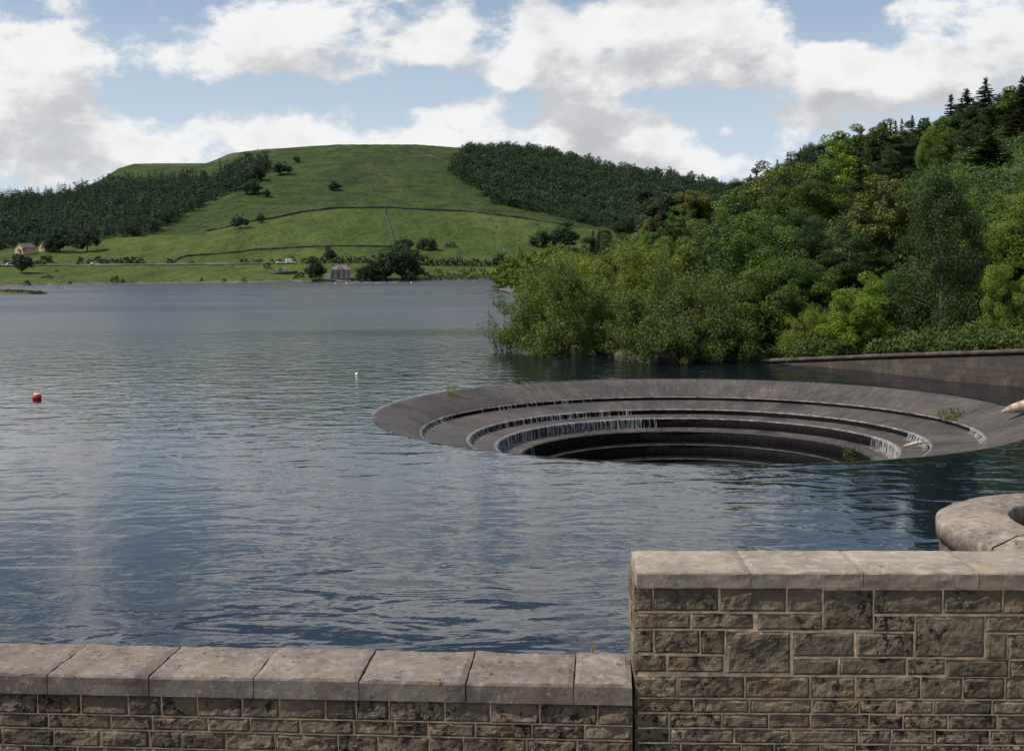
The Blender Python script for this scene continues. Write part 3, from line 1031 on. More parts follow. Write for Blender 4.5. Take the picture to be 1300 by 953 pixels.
def wall_strip(name, pts, zb, zt, t0, t1, mat, parent, off):
    vs, fs = [], []
    P, ZB, ZT = [], [], []
    for i in range(len(pts) - 1):
        n = max(2, int((pts[i + 1] - pts[i]).length / .35))
        for k in range(n + (i == len(pts) - 2)):
            t = k / n
            P.append(pts[i].lerp(pts[i + 1], t)); ZB.append(zb[i] + (zb[i + 1] - zb[i]) * t); ZT.append(zt[i] + (zt[i + 1] - zt[i]) * t)
    nor = Vector((-(pts[-1] - pts[0]).y, (pts[-1] - pts[0]).x, 0)).normalized()
    if nor.y < 0: nor = -nor
    for p, b_, t_ in zip(P, ZB, ZT):
        j = .03 * mnoise.noise(p * .8)
        for (d, zz) in ((t0, b_), (t0, t_ + j), (t1, t_ + j), (t1, b_)):
            q = p + nor * (d + .02 * mnoise.noise(p * 1.7 + Vector((0, 0, d)))) - off
            vs.append((q.x, q.y, zz))
    for i in range(len(P) - 1):
        for k in range(4):
            a = i * 4 + k; c = i * 4 + (k + 1) % 4
            fs.append((a, c, c + 4, a + 4))
    o = link(bpy.data.objects.new(name, mesh_np(name, vs, fs, mat)), parent)
    return o


def mat_retain():
    m, b = new_mat("retaining_masonry")
    p = objc(b)
    cx = b.n("ShaderNodeSeparateXYZ"); b.set(cx.inputs[0], p)
    cc = b.n("ShaderNodeCombineXYZ")
    b.set(cc.inputs[0], b.math("ADD", b.math("MULTIPLY", cx.outputs[0], .5), b.math("MULTIPLY", cx.outputs[1], -.86))); b.set(cc.inputs[1], cx.outputs[2])
    br = b.n("ShaderNodeTexBrick"); b.set(br.inputs["Vector"], cc.outputs[0])
    br.inputs["Scale"].default_value = 1; br.inputs["Brick Width"].default_value = .75; br.inputs["Row Height"].default_value = .33
    br.inputs["Mortar Size"].default_value = .018
    br.inputs["Color1"].default_value = (.030, .023, .019, 1); br.inputs["Color2"].default_value = (.050, .037, .030, 1); br.inputs["Mortar"].default_value = (.03, .024, .02, 1)  # stone tones lowered to paint in the shade on this wall
    n = b.noise(p, 3, 6, .65)
    c = b.mix(b.mapr(n, .35, .7, 0, .75), br.outputs["Color"], (.03, .026, .023))
    c = b.mix(b.mapr(b.noise(p, .9, 6, .7), .5, .66, 0, .5), c, (.085, .068, .055))
    b.out(b.principled(c, .9, b.bump(b.math("ADD", n, b.math("MULTIPLY", br.outputs["Fac"], -.6)), .8, .08), .2))
    return m


M["retain"] = mat_retain()
capz = [z - .02 for z in WTOPZ]
wall_strip("stone_face", WBASE, [-3] * 5, [z - .22 for z in WTOPZ], 0.0, .5, M["retain"], rw, rw.location)
wall_strip("cap_course", WBASE, [z - .218 for z in WTOPZ], capz, -.07, .62, mat_plain("cap_stone", (.066, .053, .044), .9, .5, 1.5), rw, rw.location)

# ------------------------------------------------------------------ foliage prototypes


def leaf_quads(P, N, length, width, rng, droop=0.0):
    """diamond leaves at P with facing N"""
    n = len(P)
    N = N / np.maximum(np.linalg.norm(N, axis=1, keepdims=True), 1e-6)
    T = np.cross(N, rng.normal(size=(n, 3)))
    T /= np.maximum(np.linalg.norm(T, axis=1, keepdims=True), 1e-6)
    T[:, 2] -= droop; T /= np.maximum(np.linalg.norm(T, axis=1, keepdims=True), 1e-6)
    B_ = np.cross(N, T)
    L = (length * rng.uniform(.6, 1.3, n))[:, None]; W = (width * rng.uniform(.6, 1.3, n))[:, None]
    V = np.stack([P - T * L * .5, P + B_ * W * .5, P + T * L * .5, P - B_ * W * .5], 1)
    return V


def foliage_mesh(name, V, rng, tone=None):
    n = len(V)
    me = mesh_np(name, V.reshape(-1, 3), np.arange(n * 4).reshape(n, 4), M["foliage"])
    a = me.attributes.new("rnd", "FLOAT", "FACE")
    a.data.foreach_set("value", rng.random(n).astype(np.float32))
    return me


def sph(n, rng):
    d = rng.normal(size=(n, 3))
    return d / np.linalg.norm(d, axis=1, keepdims=True)


def clump_leaves(C, Rc, n, size, rng, shell=.35, flat=.75, aspect=.55, upbias=.6, droop=0.0):
    w = Rc ** 2; w = w / w.sum()
    k = rng.choice(len(C), n, p=w)
    d = sph(n, rng)
    rr = (1 - shell * rng.random(n) ** 1.3) * Rc[k]
    off = d * rr[:, None]; off[:, 2] *= flat
    P = C[k] + off
    N = d * .8 + rng.normal(size=(n, 3)) * .75; N[:, 2] += upbias
    return leaf_quads(P, N, size, size * aspect, rng, droop)


def limbs(mb, h, spread, base_r, n, rng, top=.8, start=.3):
    lean = rng.normal(size=2) * .03 * h
    pts = [Vector((0, 0, -.3)), Vector((lean[0] * .2, lean[1] * .2, h * start)), Vector((lean[0] * .6, lean[1] * .6, h * .6)), Vector((lean[0], lean[1], h * top))]
    mb.tube(pts, [base_r * 1.25, base_r, base_r * .55, base_r * .12], 8, .15)
    for i in range(n):
        a = i * 2.4 + rng.uniform(-.4, .4); t = rng.uniform(start, .72)
        p = Vector((lean[0] * t, lean[1] * t, h * t))
        L = spread * rng.uniform(.55, .95)
        q = p + Vector((math.cos(a) * L * .5, math.sin(a) * L * .5, L * .35)); e = p + Vector((math.cos(a) * L, math.sin(a) * L, L * .6))
        mb.tube([p, q, e], [base_r * .4, base_r * .25, base_r * .06], 5, .1)


class Proto:
    def __init__(self, crown, trunk, h, w):
        self.crown, self.trunk, self.h, self.w = crown, trunk, h, w


def finish_trunk(mb, name="trunk"):
    bmesh.ops.recalc_face_normals(mb.bm, faces=mb.bm.faces)
    me = bpy.data.meshes.new(name); mb.bm.to_mesh(me); mb.bm.free(); me.materials.append(M["bark"])
    for p in me.polygons: p.use_smooth = True
    return me


def broadleaf(h, w, nleaf, size, seed, ncl=60, low=.22, flat=.8, topheavy=0.0):
    rng = np.random.default_rng(seed)
    d = sph(ncl * 2, rng); d = d[d[:, 2] > (-.65 if low > .12 else -.9)][:ncl]
    lob = 1 + .20 * np.sin(d[:, 0] * 3 + seed) + .16 * np.sin(d[:, 1] * 4 + seed * 2) + .10 * np.sin(d[:, 2] * 5 + seed) + rng.normal(size=len(d)) * .09
    rr = lob * rng.uniform(.45, .92, len(d))
    zc, zr = h * (low + 1) / 2, h * (1 - low) / 2
    C = np.stack([d[:, 0] * rr * w / 2, d[:, 1] * rr * w / 2, zc + d[:, 2] * rr * zr], 1)
    C[:, :2] *= (1 + topheavy * (C[:, 2:3] / h - .5))
    Rc = rng.uniform(.07, .17, len(d)) * w
    V = clump_leaves(C, Rc, nleaf, size, rng, .45, flat)
    mb = MB(); limbs(mb, h, w * .42, max(.05, h * .022), 7, rng)
    return Proto(foliage_mesh("crown", V, rng), finish_trunk(mb), h, w)


def willow(h, w, nleaf, size, seed, ncl=230):
    """dense dome of upward sprays reaching to the ground"""
    rng = np.random.default_rng(seed)
    d = sph(ncl * 3, rng); d[:, 2] = np.abs(d[:, 2]); d = d[:ncl]
    lob = 1 + .10 * np.sin(d[:, 0] * 4 + seed) + .09 * np.sin(d[:, 1] * 5 + seed * 2) + .05 * np.sin(d[:, 2] * 7) + rng.normal(size=len(d)) * .05
    rr = lob * rng.uniform(.66, .94, len(d))
    C = np.stack([d[:, 0] * rr * w / 2, d[:, 1] * rr * w / 2, h * .05 + d[:, 2] * rr * h * .9], 1)
    Rc = rng.uniform(.045, .09, len(d)) * w
    n1 = int(nleaf * .9)
    V1 = clump_leaves(C, Rc, n1, size, rng, .55, .9, .34, .3, -.25)
    # loose sprays sticking out of the dome
    k = rng.choice(len(C), nleaf - n1)
    dd = C[k] - np.array([0, 0, h * .15]); dd /= np.linalg.norm(dd, axis=1, keepdims=True)
    P = C[k] + dd * (Rc[k] * rng.uniform(.8, 1.5, len(k)))[:, None] + rng.normal(size=(len(k), 3)) * (Rc[k] * .22)[:, None]
    V2 = leaf_quads(P, rng.normal(size=(len(k), 3)), size * 1.1, size * .3, rng, -.5)
    mb = MB()
    for i in range(7):
        a = i * .9 + rng.uniform(-.2, .2); L = w * rng.uniform(.2, .4)
        mb.tube([(0.1 * math.cos(a), .1 * math.sin(a), -.4), (L * .5 * math.cos(a), L * .5 * math.sin(a), h * .35), (L * math.cos(a), L * math.sin(a), h * .6)], [h * .022, h * .012, h * .003], 6, .15)
    return Proto(foliage_mesh("crown", np.concatenate([V1, V2]), rng), finish_trunk(mb), h, w)


def conifer(h, w, nleaf, size, seed, start=.12, power=.85, whorl=1.0, droop=.12):
    rng = np.random.default_rng(seed)
    lev = int(h / whorl)
    Ps, Ns = [], []
    mb = MB(); mb.tube([(0, 0, -.3), (0, 0, h * .5), (0, 0, h * .98)], [h * .018, h * .011, h * .002], 7)
    br = []
    for i in range(lev):
        t = start + (1 - start) * min(.985, max(0, (i + rng.uniform(-.5, .5)) / lev))
        L0 = w / 2 * max(.03, (1 - t)) ** power
        nb_ = int(rng.integers(5, 8)); a0 = rng.uniform(0, 6.28)
        for k in range(nb_):
            L = L0 * rng.uniform(.4, 1.2)
            br.append(((t + rng.normal() * .018) * h, a0 + k * 6.283 / nb_ + rng.uniform(-.25, .25), L))
    Ls = np.array([b_[2] for b_ in br]); k = rng.choice(len(br), nleaf, p=Ls ** 1.3 / (Ls ** 1.3).sum())
    Z = np.array([b_[0] for b_ in br])[k]; Aa = np.array([b_[1] for b_ in br])[k]; L = Ls[k]
    s = rng.random(nleaf) ** .7
    lat = rng.normal(size=nleaf) * .16 * L * (1.1 - s * .6)
    x = np.cos(Aa) * L * s - np.sin(Aa) * lat; y = np.sin(Aa) * L * s + np.cos(Aa) * lat
    zz = Z - droop * L * s * (1.2 - .6 * s) + rng.normal(size=nleaf) * .05 * whorl + .10 * L * s ** 3
    P = np.stack([x, y, zz], 1)
    N = np.stack([np.cos(Aa) * .3, np.sin(Aa) * .3, np.ones(nleaf)], 1) + rng.normal(size=(nleaf, 3)) * .55
    V = leaf_quads(P, N, size, size * .4, rng, .15)
    nt_ = max(4, nleaf // 150)
    tp = np.stack([rng.normal(size=nt_) * .02 * w, rng.normal(size=nt_) * .02 * w, h * rng.uniform(.9, 1.0, nt_)], 1)
    V2 = leaf_quads(tp, rng.normal(size=(nt_, 3)) * [1, 1, .1], size, size * .3, rng, -2)
    for zz_, a, L in br[::3]:
        mb.tube([(0, 0, zz_), (math.cos(a) * L * .8, math.sin(a) * L * .8, zz_ - droop * L * .5)], [h * .004, h * .001], 4)
    return Proto(foliage_mesh("crown", np.concatenate([V, V2]), rng), finish_trunk(mb), h, w)


def pine(h, w, nleaf, size, seed):
    """scots pine: irregular plates of needles high on a bare stem"""
    rng = np.random.default_rng(seed)
    ncl = 52
    t = rng.uniform(.2, .98, ncl); a = rng.uniform(0, 6.28, ncl)
    rad_ = w / 2 * np.sqrt(np.clip(1.1 - t, .02, 1)) * rng.uniform(.3, 1.1, ncl)
    C = np.stack([np.cos(a) * rad_, np.sin(a) * rad_, t * h], 1)
    Rc = rng.uniform(.11, .20, ncl) * w
    V = clump_leaves(C, Rc, nleaf, size, rng, .6, .85, .35, .8)
    mb = MB(); limbs(mb, h, w * .4, h * .018, 9, rng, .95, .35)
    return Proto(foliage_mesh("crown", V, rng), finish_trunk(mb), h, w)


def birch(h, w, nleaf, size, seed):
    """tall airy tree with drooping sprays"""
    rng = np.random.default_rng(seed)
    ncl = 110
    t = rng.uniform(.08, .98, ncl); a = rng.uniform(0, 6.28, ncl)
    env = np.sin(np.clip(t * .86 + .16, 0, 1) * math.pi) ** .7
    rad_ = w / 2 * env * np.sqrt(rng.random(ncl)) * rng.uniform(.75, 1.1, ncl)
    C = np.stack([np.cos(a) * rad_, np.sin(a) * rad_, t * h], 1)
    Rc = rng.uniform(.07, .13, ncl) * w
    V = clump_leaves(C, Rc, nleaf, size, rng, .8, 1.5, .42, .2, .5)
    mb = MB(); limbs(mb, h, w * .4, h * .014, 12, rng, .97, .15)
    return Proto(foliage_mesh("crown", V, rng), finish_trunk(mb), h, w)


PR = {
    "willow": [willow(6, 8.5, 70000, .16, 11), willow(6, 8.5, 66000, .16, 12), willow(6, 8.5, 66000, .16, 13)],
    "willow_mid": [willow(6, 7, 11000, .34, 14, 90), willow(6, 7, 11000, .34, 15, 90)],
    "broad": [broadleaf(9, 7, 46000, .17, 21, 90, -.02), broadleaf(9, 7, 46000, .17, 22, 84, -.05), broadleaf(9, 7, 44000, .18, 23, 96, .0)],
    "broad_mid": [broadleaf(9, 7, 15000, .30, 24, 66, -.03), broadleaf(9, 7, 15000, .30, 25, 60, -.05), broadleaf(10, 7, 15000, .30, 26, 70, .0), broadleaf(9, 7, 14000, .32, 27, 54, -.05)],
    "conif": [conifer(14, 6, 20000, .34, 31, .08, .8, .55), conifer(14, 5, 18000, .34, 32, .06, .7, .5), conifer(14, 6.5, 20000, .36, 33, .1, .7, .6)],
    "pine": [pine(13, 6, 15000, .30, 36), pine(13, 6.5, 15000, .30, 37), pine(12, 6, 15000, .30, 38)],
    "birch": [birch(12, 7, 52000, .165, 41), birch(12, 7, 18000, .30, 42)],
    "far_broad": [broadleaf(9, 8.4, 6000, .5, 51, 70, -.04), broadleaf(9, 8.4, 6000, .5, 52, 64, -.06), broadleaf(9, 9, 6000, .52, 53, 74, -.05)],
    "far_bush": [willow(4, 6, 2200, .42, 55, 40), willow(4, 6, 2200, .42, 56, 36)],
}

G = {  # leaf colours, linear
    "olivedark": (.082, .104, .024), "olive": (.104, .128, .027), "yellowgreen": (.145, .175, .030), "bright": (.105, .160, .024), "mid": (.070, .115, .022), "dark": (.036, .060, .018),
    "deep": (.022, .042, .018), "conifer": (.033, .054, .022), "grey": (.060, .084, .032), "rust": (.066, .066, .027), "lime": (.14, .19, .024), "blue": (.026, .046, .026)}


def jitter(c, rng, s=.13):
    f = 1 + rng.normal() * s
    return (max(.005, c[0] * f * (1 + rng.normal() * .06)), max(.005, c[1] * f), max(.004, c[2] * f), 1)


def plant(name, label, cat, proto, x, y, h, w, col, rz, group=None, z=None, dw=None):
    o = empty(name, (x, y, H1(x, y) - .1 if z is None else z), rz)
    o.scale = (w / proto.w, (dw or w) / proto.w, h / proto.h)
    c = bpy.data.objects.new("crown", proto.crown); link(c, o); c.color = col
    t = bpy.data.objects.new("trunk", proto.trunk); link(t, o)
    tag(o, label, cat, group)
    return o


# ------------------------------------------------------------------ right bank: the trees one can pick out
HEROES = []   # (px, py, short description)
BOXES = []    # (px0, px1, top, base, Y) in view
DONE = []     # (x, y, r) spots taken
rngT = np.random.default_rng(99)


def hero(kind, i, name, label, short, cat, px, base, top, wpx, Y, col, group=None, zb=None, dw=None):
    pr = PR[kind][i]
    P = at_y(px, base, Y)
    gz = H1(P.x, P.y) if zb is None else zb
    zt_ = at_y(px, top, Y).z
    h = max(1.5, zt_ - gz); w = wpx / F * Y
    o = plant(name, label, cat, pr, P.x, Y, h, w, jitter(G[col], rngT, .03), rngT.uniform(0, 6.28), group, gz, dw)
    HEROES.append((px, (base + top) / 2, short)); BOXES.append((px - wpx * .4, px + wpx * .4, top, base, Y)); DONE.append((P.x, Y, w * .42))
    return o


W_ = "willow_tree"
hero("willow", 0, W_, "large olive green willow dome standing in the water at the middle of the bank", "the large willow dome", "willow", 872, 462, 326, 188, 66.5, "olivedark", zb=-.15)
hero("willow", 1, W_, "broad yellowish willow at the left tip of the bank, spreading over the water", "the broad tip willow", "willow", 716, 454, 322, 165, 73, "olive", zb=-.1)
hero("willow", 2, W_, "light willow crown rising behind the two waterside willows", "the light rear willow", "willow", 808, 440, 300, 190, 84, "yellowgreen")
hero("willow", 1, W_, "rounded light willow behind the broad tip willow", "the rounded rear willow", "willow", 742, 440, 312, 130, 92, "yellowgreen")
hero("willow_mid", 0, W_, "bright willow hanging over the water at the distant headland", "the headland willow", "willow", 655, 368, 318, 54, 288, "bright", zb=-.3)
hero("willow_mid", 1, W_, "small yellow green willow on top of the distant headland", "the small headland willow", "willow", 690, 362, 306, 62, 276, "yellowgreen")
hero("willow_mid", 0, W_, "grey green willow between the headland and the broad tip willow", "the grey green willow", "willow", 698, 375, 322, 78, 190, "olive")
hero("broad", 0, "oak_tree", "blue green leafy tree at the right shoulder of the large willow dome", "the blue green tree", "tree", 985, 452, 335, 118, 67, "mid")
hero("broad", 2, "maple_tree", "bright yellow green bush like maple above the retaining wall", "the bright maple bush", "maple", 1092, 440, 356, 84, 60.5, "lime")
hero("birch", 0, "birch_tree", "tall dark drooping tree above the right part of the retaining wall", "the tall dark drooping tree", "birch", 1192, 428, 228, 142, 60.5, "dark")
hero("broad", 1, "maple_tree", "bright green maple at the right edge beside the tall dark tree", "the right edge maple", "maple", 1276, 425, 338, 70, 56, "bright")
hero("broad", 2, "maple_tree", "vivid green maple crown higher up at the right edge", "the upper edge maple", "maple", 1288, 350, 258, 84, 66, "bright")
hero("broad", 0, "ash_tree", "big rounded light green ash in the middle of the wooded slope", "the big rounded ash", "ash", 1035, 350, 208, 108, 104, "mid")
hero("broad_mid", 1, "oak_tree", "massive dark rounded oak crown high on the left of the bank", "the massive dark oak", "oak", 852, 310, 228, 92, 205, "deep")
hero("broad_mid", 0, "oak_tree", "yellowish rounded oak touching the right side of the massive dark oak", "the yellowish oak", "oak", 882, 310, 236, 52, 200, "olive")
hero("broad_mid", 2, "oak_tree", "brownish small rounded tree in front of the massive dark oak", "the brownish tree", "oak", 828, 315, 266, 44, 180, "rust")
hero("pine", 0, "pine_tree", "dark blue green pine in the upper middle of the wooded slope", "the dark blue pine", "pine", 1142, 270, 182, 72, 112, "deep")
hero("conif", 2, "spruce_tree", "broad grey green spruce beneath the skyline at the upper right", "the broad grey spruce", "spruce", 1256, 290, 172, 84, 98, "conifer")
hero("broad_mid", 3, "oak_tree", "yellow green oak just under the skyline left of the spruces", "the yellow skyline oak", "oak", 1133, 215, 160, 86, 150, "olive")
hero("broad", 1, "oak_tree", "dense mid green tree between the blue green tree and the bright maple bush", "the dense mid green tree", "tree", 1030, 440, 330, 96, 68, "mid")
hero("broad", 0, "oak_tree", "dark leafy tree behind the bright maple bush", "the dark tree behind the maple", "tree", 1078, 400, 300, 96, 71, "dark")
hero("conif", 0, "pine_tree", "rust tinged larch at the right edge below the skyline", "the rust tinged larch", "larch", 1290, 225, 140, 62, 118, "rust")
for px, top, Y, wpx in ((1250, 97, 140, 34), (1224, 112, 142, 32), (1208, 117, 146, 36), (1194, 121, 150, 28), (1184, 131, 150, 24), (1297, 97, 128, 44), (1275, 108, 132, 40)):
    pass
SPR = [(1250, 99, 140, 46), (1226, 113, 142, 48), (1206, 121, 146, 48), (1297, 98, 128, 56)]
ordw = ["first", "second", "third", "fourth", "fifth", "sixth", "seventh", "eighth", "ninth", "tenth", "eleventh", "twelfth", "thirteenth", "fourteenth", "fifteenth",
        "sixteenth", "seventeenth", "eighteenth", "nineteenth", "twentieth"]
def ordinal(i):
    if i < 20: return ordw[i]
    tens = {2: "twenty", 3: "thirty", 4: "forty", 5: "fifty", 6: "sixty"}[(i + 1) // 10]
    return tens + ("-" + ordw[(i + 1) % 10 - 1] if (i + 1) % 10 else "th")
for i, (px, top, Y, wpx) in enumerate(sorted(SPR)):
    P = at_y(px, top + 90, Y)
    hero("conif", i % 3, "spruce_tree", "spiky dark spruce on the skyline, %s from the left of the pointed row" % ordinal(i), "the skyline spruce", "spruce",
         px, top + 90, top, wpx * 1.2, Y, "conifer", "pointed spruces on the skyline")

SKX = [620, 640, 690, 720, 760, 800, 860, 900, 940, 975, 1000, 1050, 1100, 1150, 1200, 1240, 1300, 1500]
SKT = [350, 325, 306, 300, 288, 268, 262, 246, 224, 207, 193, 172, 158, 147, 133, 120, 104, 60]
SKROW = []
for px in np.arange(945, 1345, 17):
    Y = 150 + rngT.uniform(-12, 12); pxx = px + rngT.uniform(-5, 5)
    top = np.interp(pxx, SKX, SKT) + rngT.uniform(1, 9)
    P = at_y(pxx, top, Y); gz = H1(P.x, Y); h = P.z - gz
    if h < 3: continue
    rr = rngT.random()
    kind, cn = ("pine", "conifer") if rr < .42 else (("conif", "conifer") if rr < .66 else ("broad_mid", "dark" if rr < .85 else "mid"))
    w = h * {"pine": .62, "conif": .5, "broad_mid": .95}[kind]
    SKROW.append((P.x, Y, gz, h, w, kind, cn, pxx, top + h * .5 / Y * F, top)); DONE.append((P.x, Y, 2.2))

# the rest of the wood: spread over the slope, keeping what can be seen
cand = []
for Y in np.arange(66, 330, 1.0):
    pass
tries = 16000
for _ in range(tries):
    Y = 62 + 255 * rngT.random() ** 1.25
    xs = float(np.interp(Y, SHY, SHX))
    smax = .52 * Y - xs
    if smax <= 3: continue
    s = 2.0 + rngT.random() * (smax - 2.0)
    cand.append((xs + s, Y, s))
spots = []
for (x, y, s) in cand:
    r = 1.75 + y * .0062
    if y > 270 and x / y > .25: continue
    if any((x - a) ** 2 + (y - b_) ** 2 < (r + .35 * c) ** 2 for a, b_, c in DONE): continue
    if any((x - a) ** 2 + (y - b_) ** 2 < (r + c) ** 2 for a, b_, c in spots): continue
    spots.append((x, y, r))
spots.sort(key=lambda q: q[1])
zbuf = np.zeros((953 // 2, 1500 // 2), dtype=bool)
kept = list(SKROW)
for (x, y, r) in spots:
    gz = H1(x, y)
    u = x / y
    high = gz > 16 + rngT.normal() * 4
    rr = rngT.random()
    if gz < 3.0 and y < 140: kind = "willow" if y < 95 and rr < .5 else "broad"
    elif high: kind = "conif" if rr < .42 else ("pine" if rr < .68 else "broad_mid")
    else: kind = "broad" if rr < .55 else ("birch" if rr < .66 else ("conif" if rr < .78 else ("pine" if rr < .86 else "broad_mid")))
    if y > 105 and kind == "broad": kind = "broad_mid"
    if y > 105 and kind == "willow": kind = "willow_mid"
    h = {"conif": rngT.uniform(8.5, 13), "pine": rngT.uniform(8, 11.5), "birch": rngT.uniform(6.5, 9)}.get(kind, rngT.uniform(5, 8.2))
    if kind.startswith("willow"): h = rngT.uniform(4, 5.5)
    w = {"conif": rngT.uniform(3.4, 5.2), "pine": rngT.uniform(4.2, 6), "birch": rngT.uniform(4, 5.4)}.get(kind, rngT.uniform(5.2, 8)) * (1 + max(0, y - 120) * .002)
    # stay under the outline of the wood against the sky
    px0, pyt = project(x, y, gz + h)
    lim = np.interp(px0, SKX, SKT)
    if pyt < lim - 2:
        need = at_y(px0, lim + rngT.uniform(-4, 8), y).z - gz
        if need < 3.2: continue
        h, w = need, w * max(.6, min(1, need / h))
    px1, pyb = project(x, y, gz)
    x0, x1 = int((px0 - w / y * F * .42) // 2), int((px0 + w / y * F * .42) // 2)
    y0, y1 = int(pyt // 2), int(pyb // 2)
    x0, x1 = max(0, x0), min(zbuf.shape[1] - 1, x1); y0 = max(0, y0)
    if x1 <= x0 or px0 < 600 or px0 > 1360: continue
    hw = w / y * F * .5
    tops = [bt + .42 * (bb - bt) for b0, b1, bt, bb, bY in BOXES if y < bY and min(b1, px0 + hw) - max(b0, px0 - hw) > .2 * (b1 - b0)]
    if tops and pyt < max(tops):
        need = at_y(px0, max(tops), y).z - gz
        if need < 2.6: continue
        w *= max(.62, need / h); h = need; kind = {"conif": "broad", "pine": "broad_mid", "birch": "broad"}.get(kind, kind)
        pyt = max(tops)
    yy, xx = np.mgrid[y0:y1, x0:x1]
    if not yy.size: continue
    ell = ((yy - (y0 + y1) / 2) / (.5 * (y1 - y0) + .5)) ** 2 + ((xx - (x0 + x1) / 2) / (.5 * (x1 - x0) + .5)) ** 2 < 1
    reg = zbuf[y0:y1, x0:x1]
    vis = 1 - (reg & ell).sum() / max(1, ell.sum())
    if vis < .09: continue
    reg |= ell & (yy < y0 + .85 * (y1 - y0))
    colr = rngT.random()
    if kind in ("conif", "pine"): cn = "conifer" if colr < .55 else ("deep" if colr < .75 else ("grey" if colr < .97 else "rust"))
    elif kind == "birch": cn = "dark" if colr < .5 else "grey"
    elif kind.startswith("willow"): cn = "olive" if colr < .6 else "yellowgreen"
    else: cn = "mid" if colr < .38 else ("bright" if colr < .58 else ("dark" if colr < .78 else ("olive" if colr < .93 else "lime")))
    kept.append((x, y, gz, h, w, kind, cn, px0, (pyt + pyb) / 2, pyt))

NAMEOF = {"conif": ("spruce_tree", "spruce"), "pine": ("pine_tree", "pine"), "birch": ("birch_tree", "birch"), "broad": ("broadleaf_tree", "broadleaf tree"),
          "broad_mid": ("broadleaf_tree", "broadleaf tree"), "willow": ("willow_tree", "willow"), "willow_mid": ("willow_tree", "willow")}
CW = {"conifer": "dark green", "deep": "blackish green", "grey": "greyish green", "rust": "rusty brown", "dark": "dark green", "olive": "olive", "yellowgreen": "yellow green",
      "mid": "mid green", "bright": "bright green", "lime": "lime green"}


def relation(px, py, anchors):
    best = min(anchors, key=lambda a: (a[0] - px) ** 2 + 1.3 * (a[1] - py) ** 2)
    dx, dy = px - best[0], py - best[1]
    if abs(dx) > abs(dy): w_ = "left of" if dx < 0 else "right of"
    else: w_ = "above" if dy < 0 else "below"
    return w_, best[2]


HA = [h_ for h_ in HEROES if h_[2] != "the skyline spruce"]
buckets = {}
for i, t in enumerate(kept):
    nm, ct = NAMEOF[t[5]]
    w_, sh = relation(t[7], t[8], HA)
    buckets.setdefault((nm, ct, CW[t[6]], w_, sh), []).append(i)
SZ = lambda hs, h: "taller" if h >= max(hs) else "shorter"
for key, ids in buckets.items():
    nm, ct, cw, w_, sh = key
    ids.sort(key=lambda i: kept[i][7])
    for k, i in enumerate(ids):
        x, y, gz, h, w, kind, cn = kept[i][:7]
        if len(ids) == 1: lab = "%s %s growing just %s %s" % (cw, ct, w_, sh)
        elif len(ids) == 2: lab = "%s %s %s %s, %s of two" % (cw, ct, w_, sh, ("left", "right")[k])
        else: lab = "%s %s %s %s, %s of %d from left" % (cw, ct, w_, sh, ordinal(k), len(ids))
        pr = PR[kind][int(rngT.integers(len(PR[kind])))] if kind != "birch" else PR["birch"][0 if y < 100 else 1]
        plant(nm, lab, ct, pr, x, y, h, w, jitter(G[cn], rngT), rngT.uniform(0, 6.28), "trees of the right bank wood", gz - .2)
print("right bank trees", len(kept), "of", len(spots))

# ferns and brambles over the retaining wall and on the ground under the trees: nobody could count them
rngF = np.random.default_rng(5)
Vs = []
for _ in range(1300):
    t = rngF.random() ** .8
    i = t * (len(WBASE) - 2); k = int(i); P = WBASE[k].lerp(WBASE[k + 1], i - k)
    back = rngF.uniform(.45, 9) if rngF.random() < .7 else rngF.uniform(.05, 1.2)
    x, y = P.x + back * .86, P.y + back * .5
    gz = H1(x, y)
    hgt = rngF.uniform(.35, 1.1) * min(1, .35 + back / 2) * (.45 + 1.3 * max(0, .5 + mnoise.noise(Vector((x * .55, y * .55, 2)))))
    nl = 80
    C = np.array([[x, y, gz + hgt * .45]]); Rc = np.array([hgt * .8])
    v_ = clump_leaves(C, Rc, nl, .25, rngF, .7, .75, .3, .8, .3)
    Vs.append(v_)
fe = link(bpy.data.objects.new("ferns", foliage_mesh("ferns", np.concatenate(Vs), rngF)))
fe.color = (.055, .082, .018, 1)
tag(fe, "green ferns and brambles trailing over the top of the retaining wall", "ferns", kind="stuff")
Vs = []
for _ in range(5200):
    Y = 66 + 200 * rngF.random() ** 1.5
    xs = float(np.interp(Y, SHY, SHX)); x = xs + .5 + rngF.random() * (.5 * Y - xs)
    gz = H1(x, Y); hg = rngF.uniform(.6, 1.5)
    Vs.append(clump_leaves(np.array([[x, Y, gz + hg * .3]]), np.array([hg]), 60, .22 + .001 * Y, rngF, .7, .7, .4, .8))
ug = link(bpy.data.objects.new("undergrowth", foliage_mesh("undergrowth", np.concatenate(Vs), rngF)))
ug.color = (.040, .070, .016, 1)
tag(ug, "dark green undergrowth beneath the trees of the right bank", "undergrowth", kind="stuff")

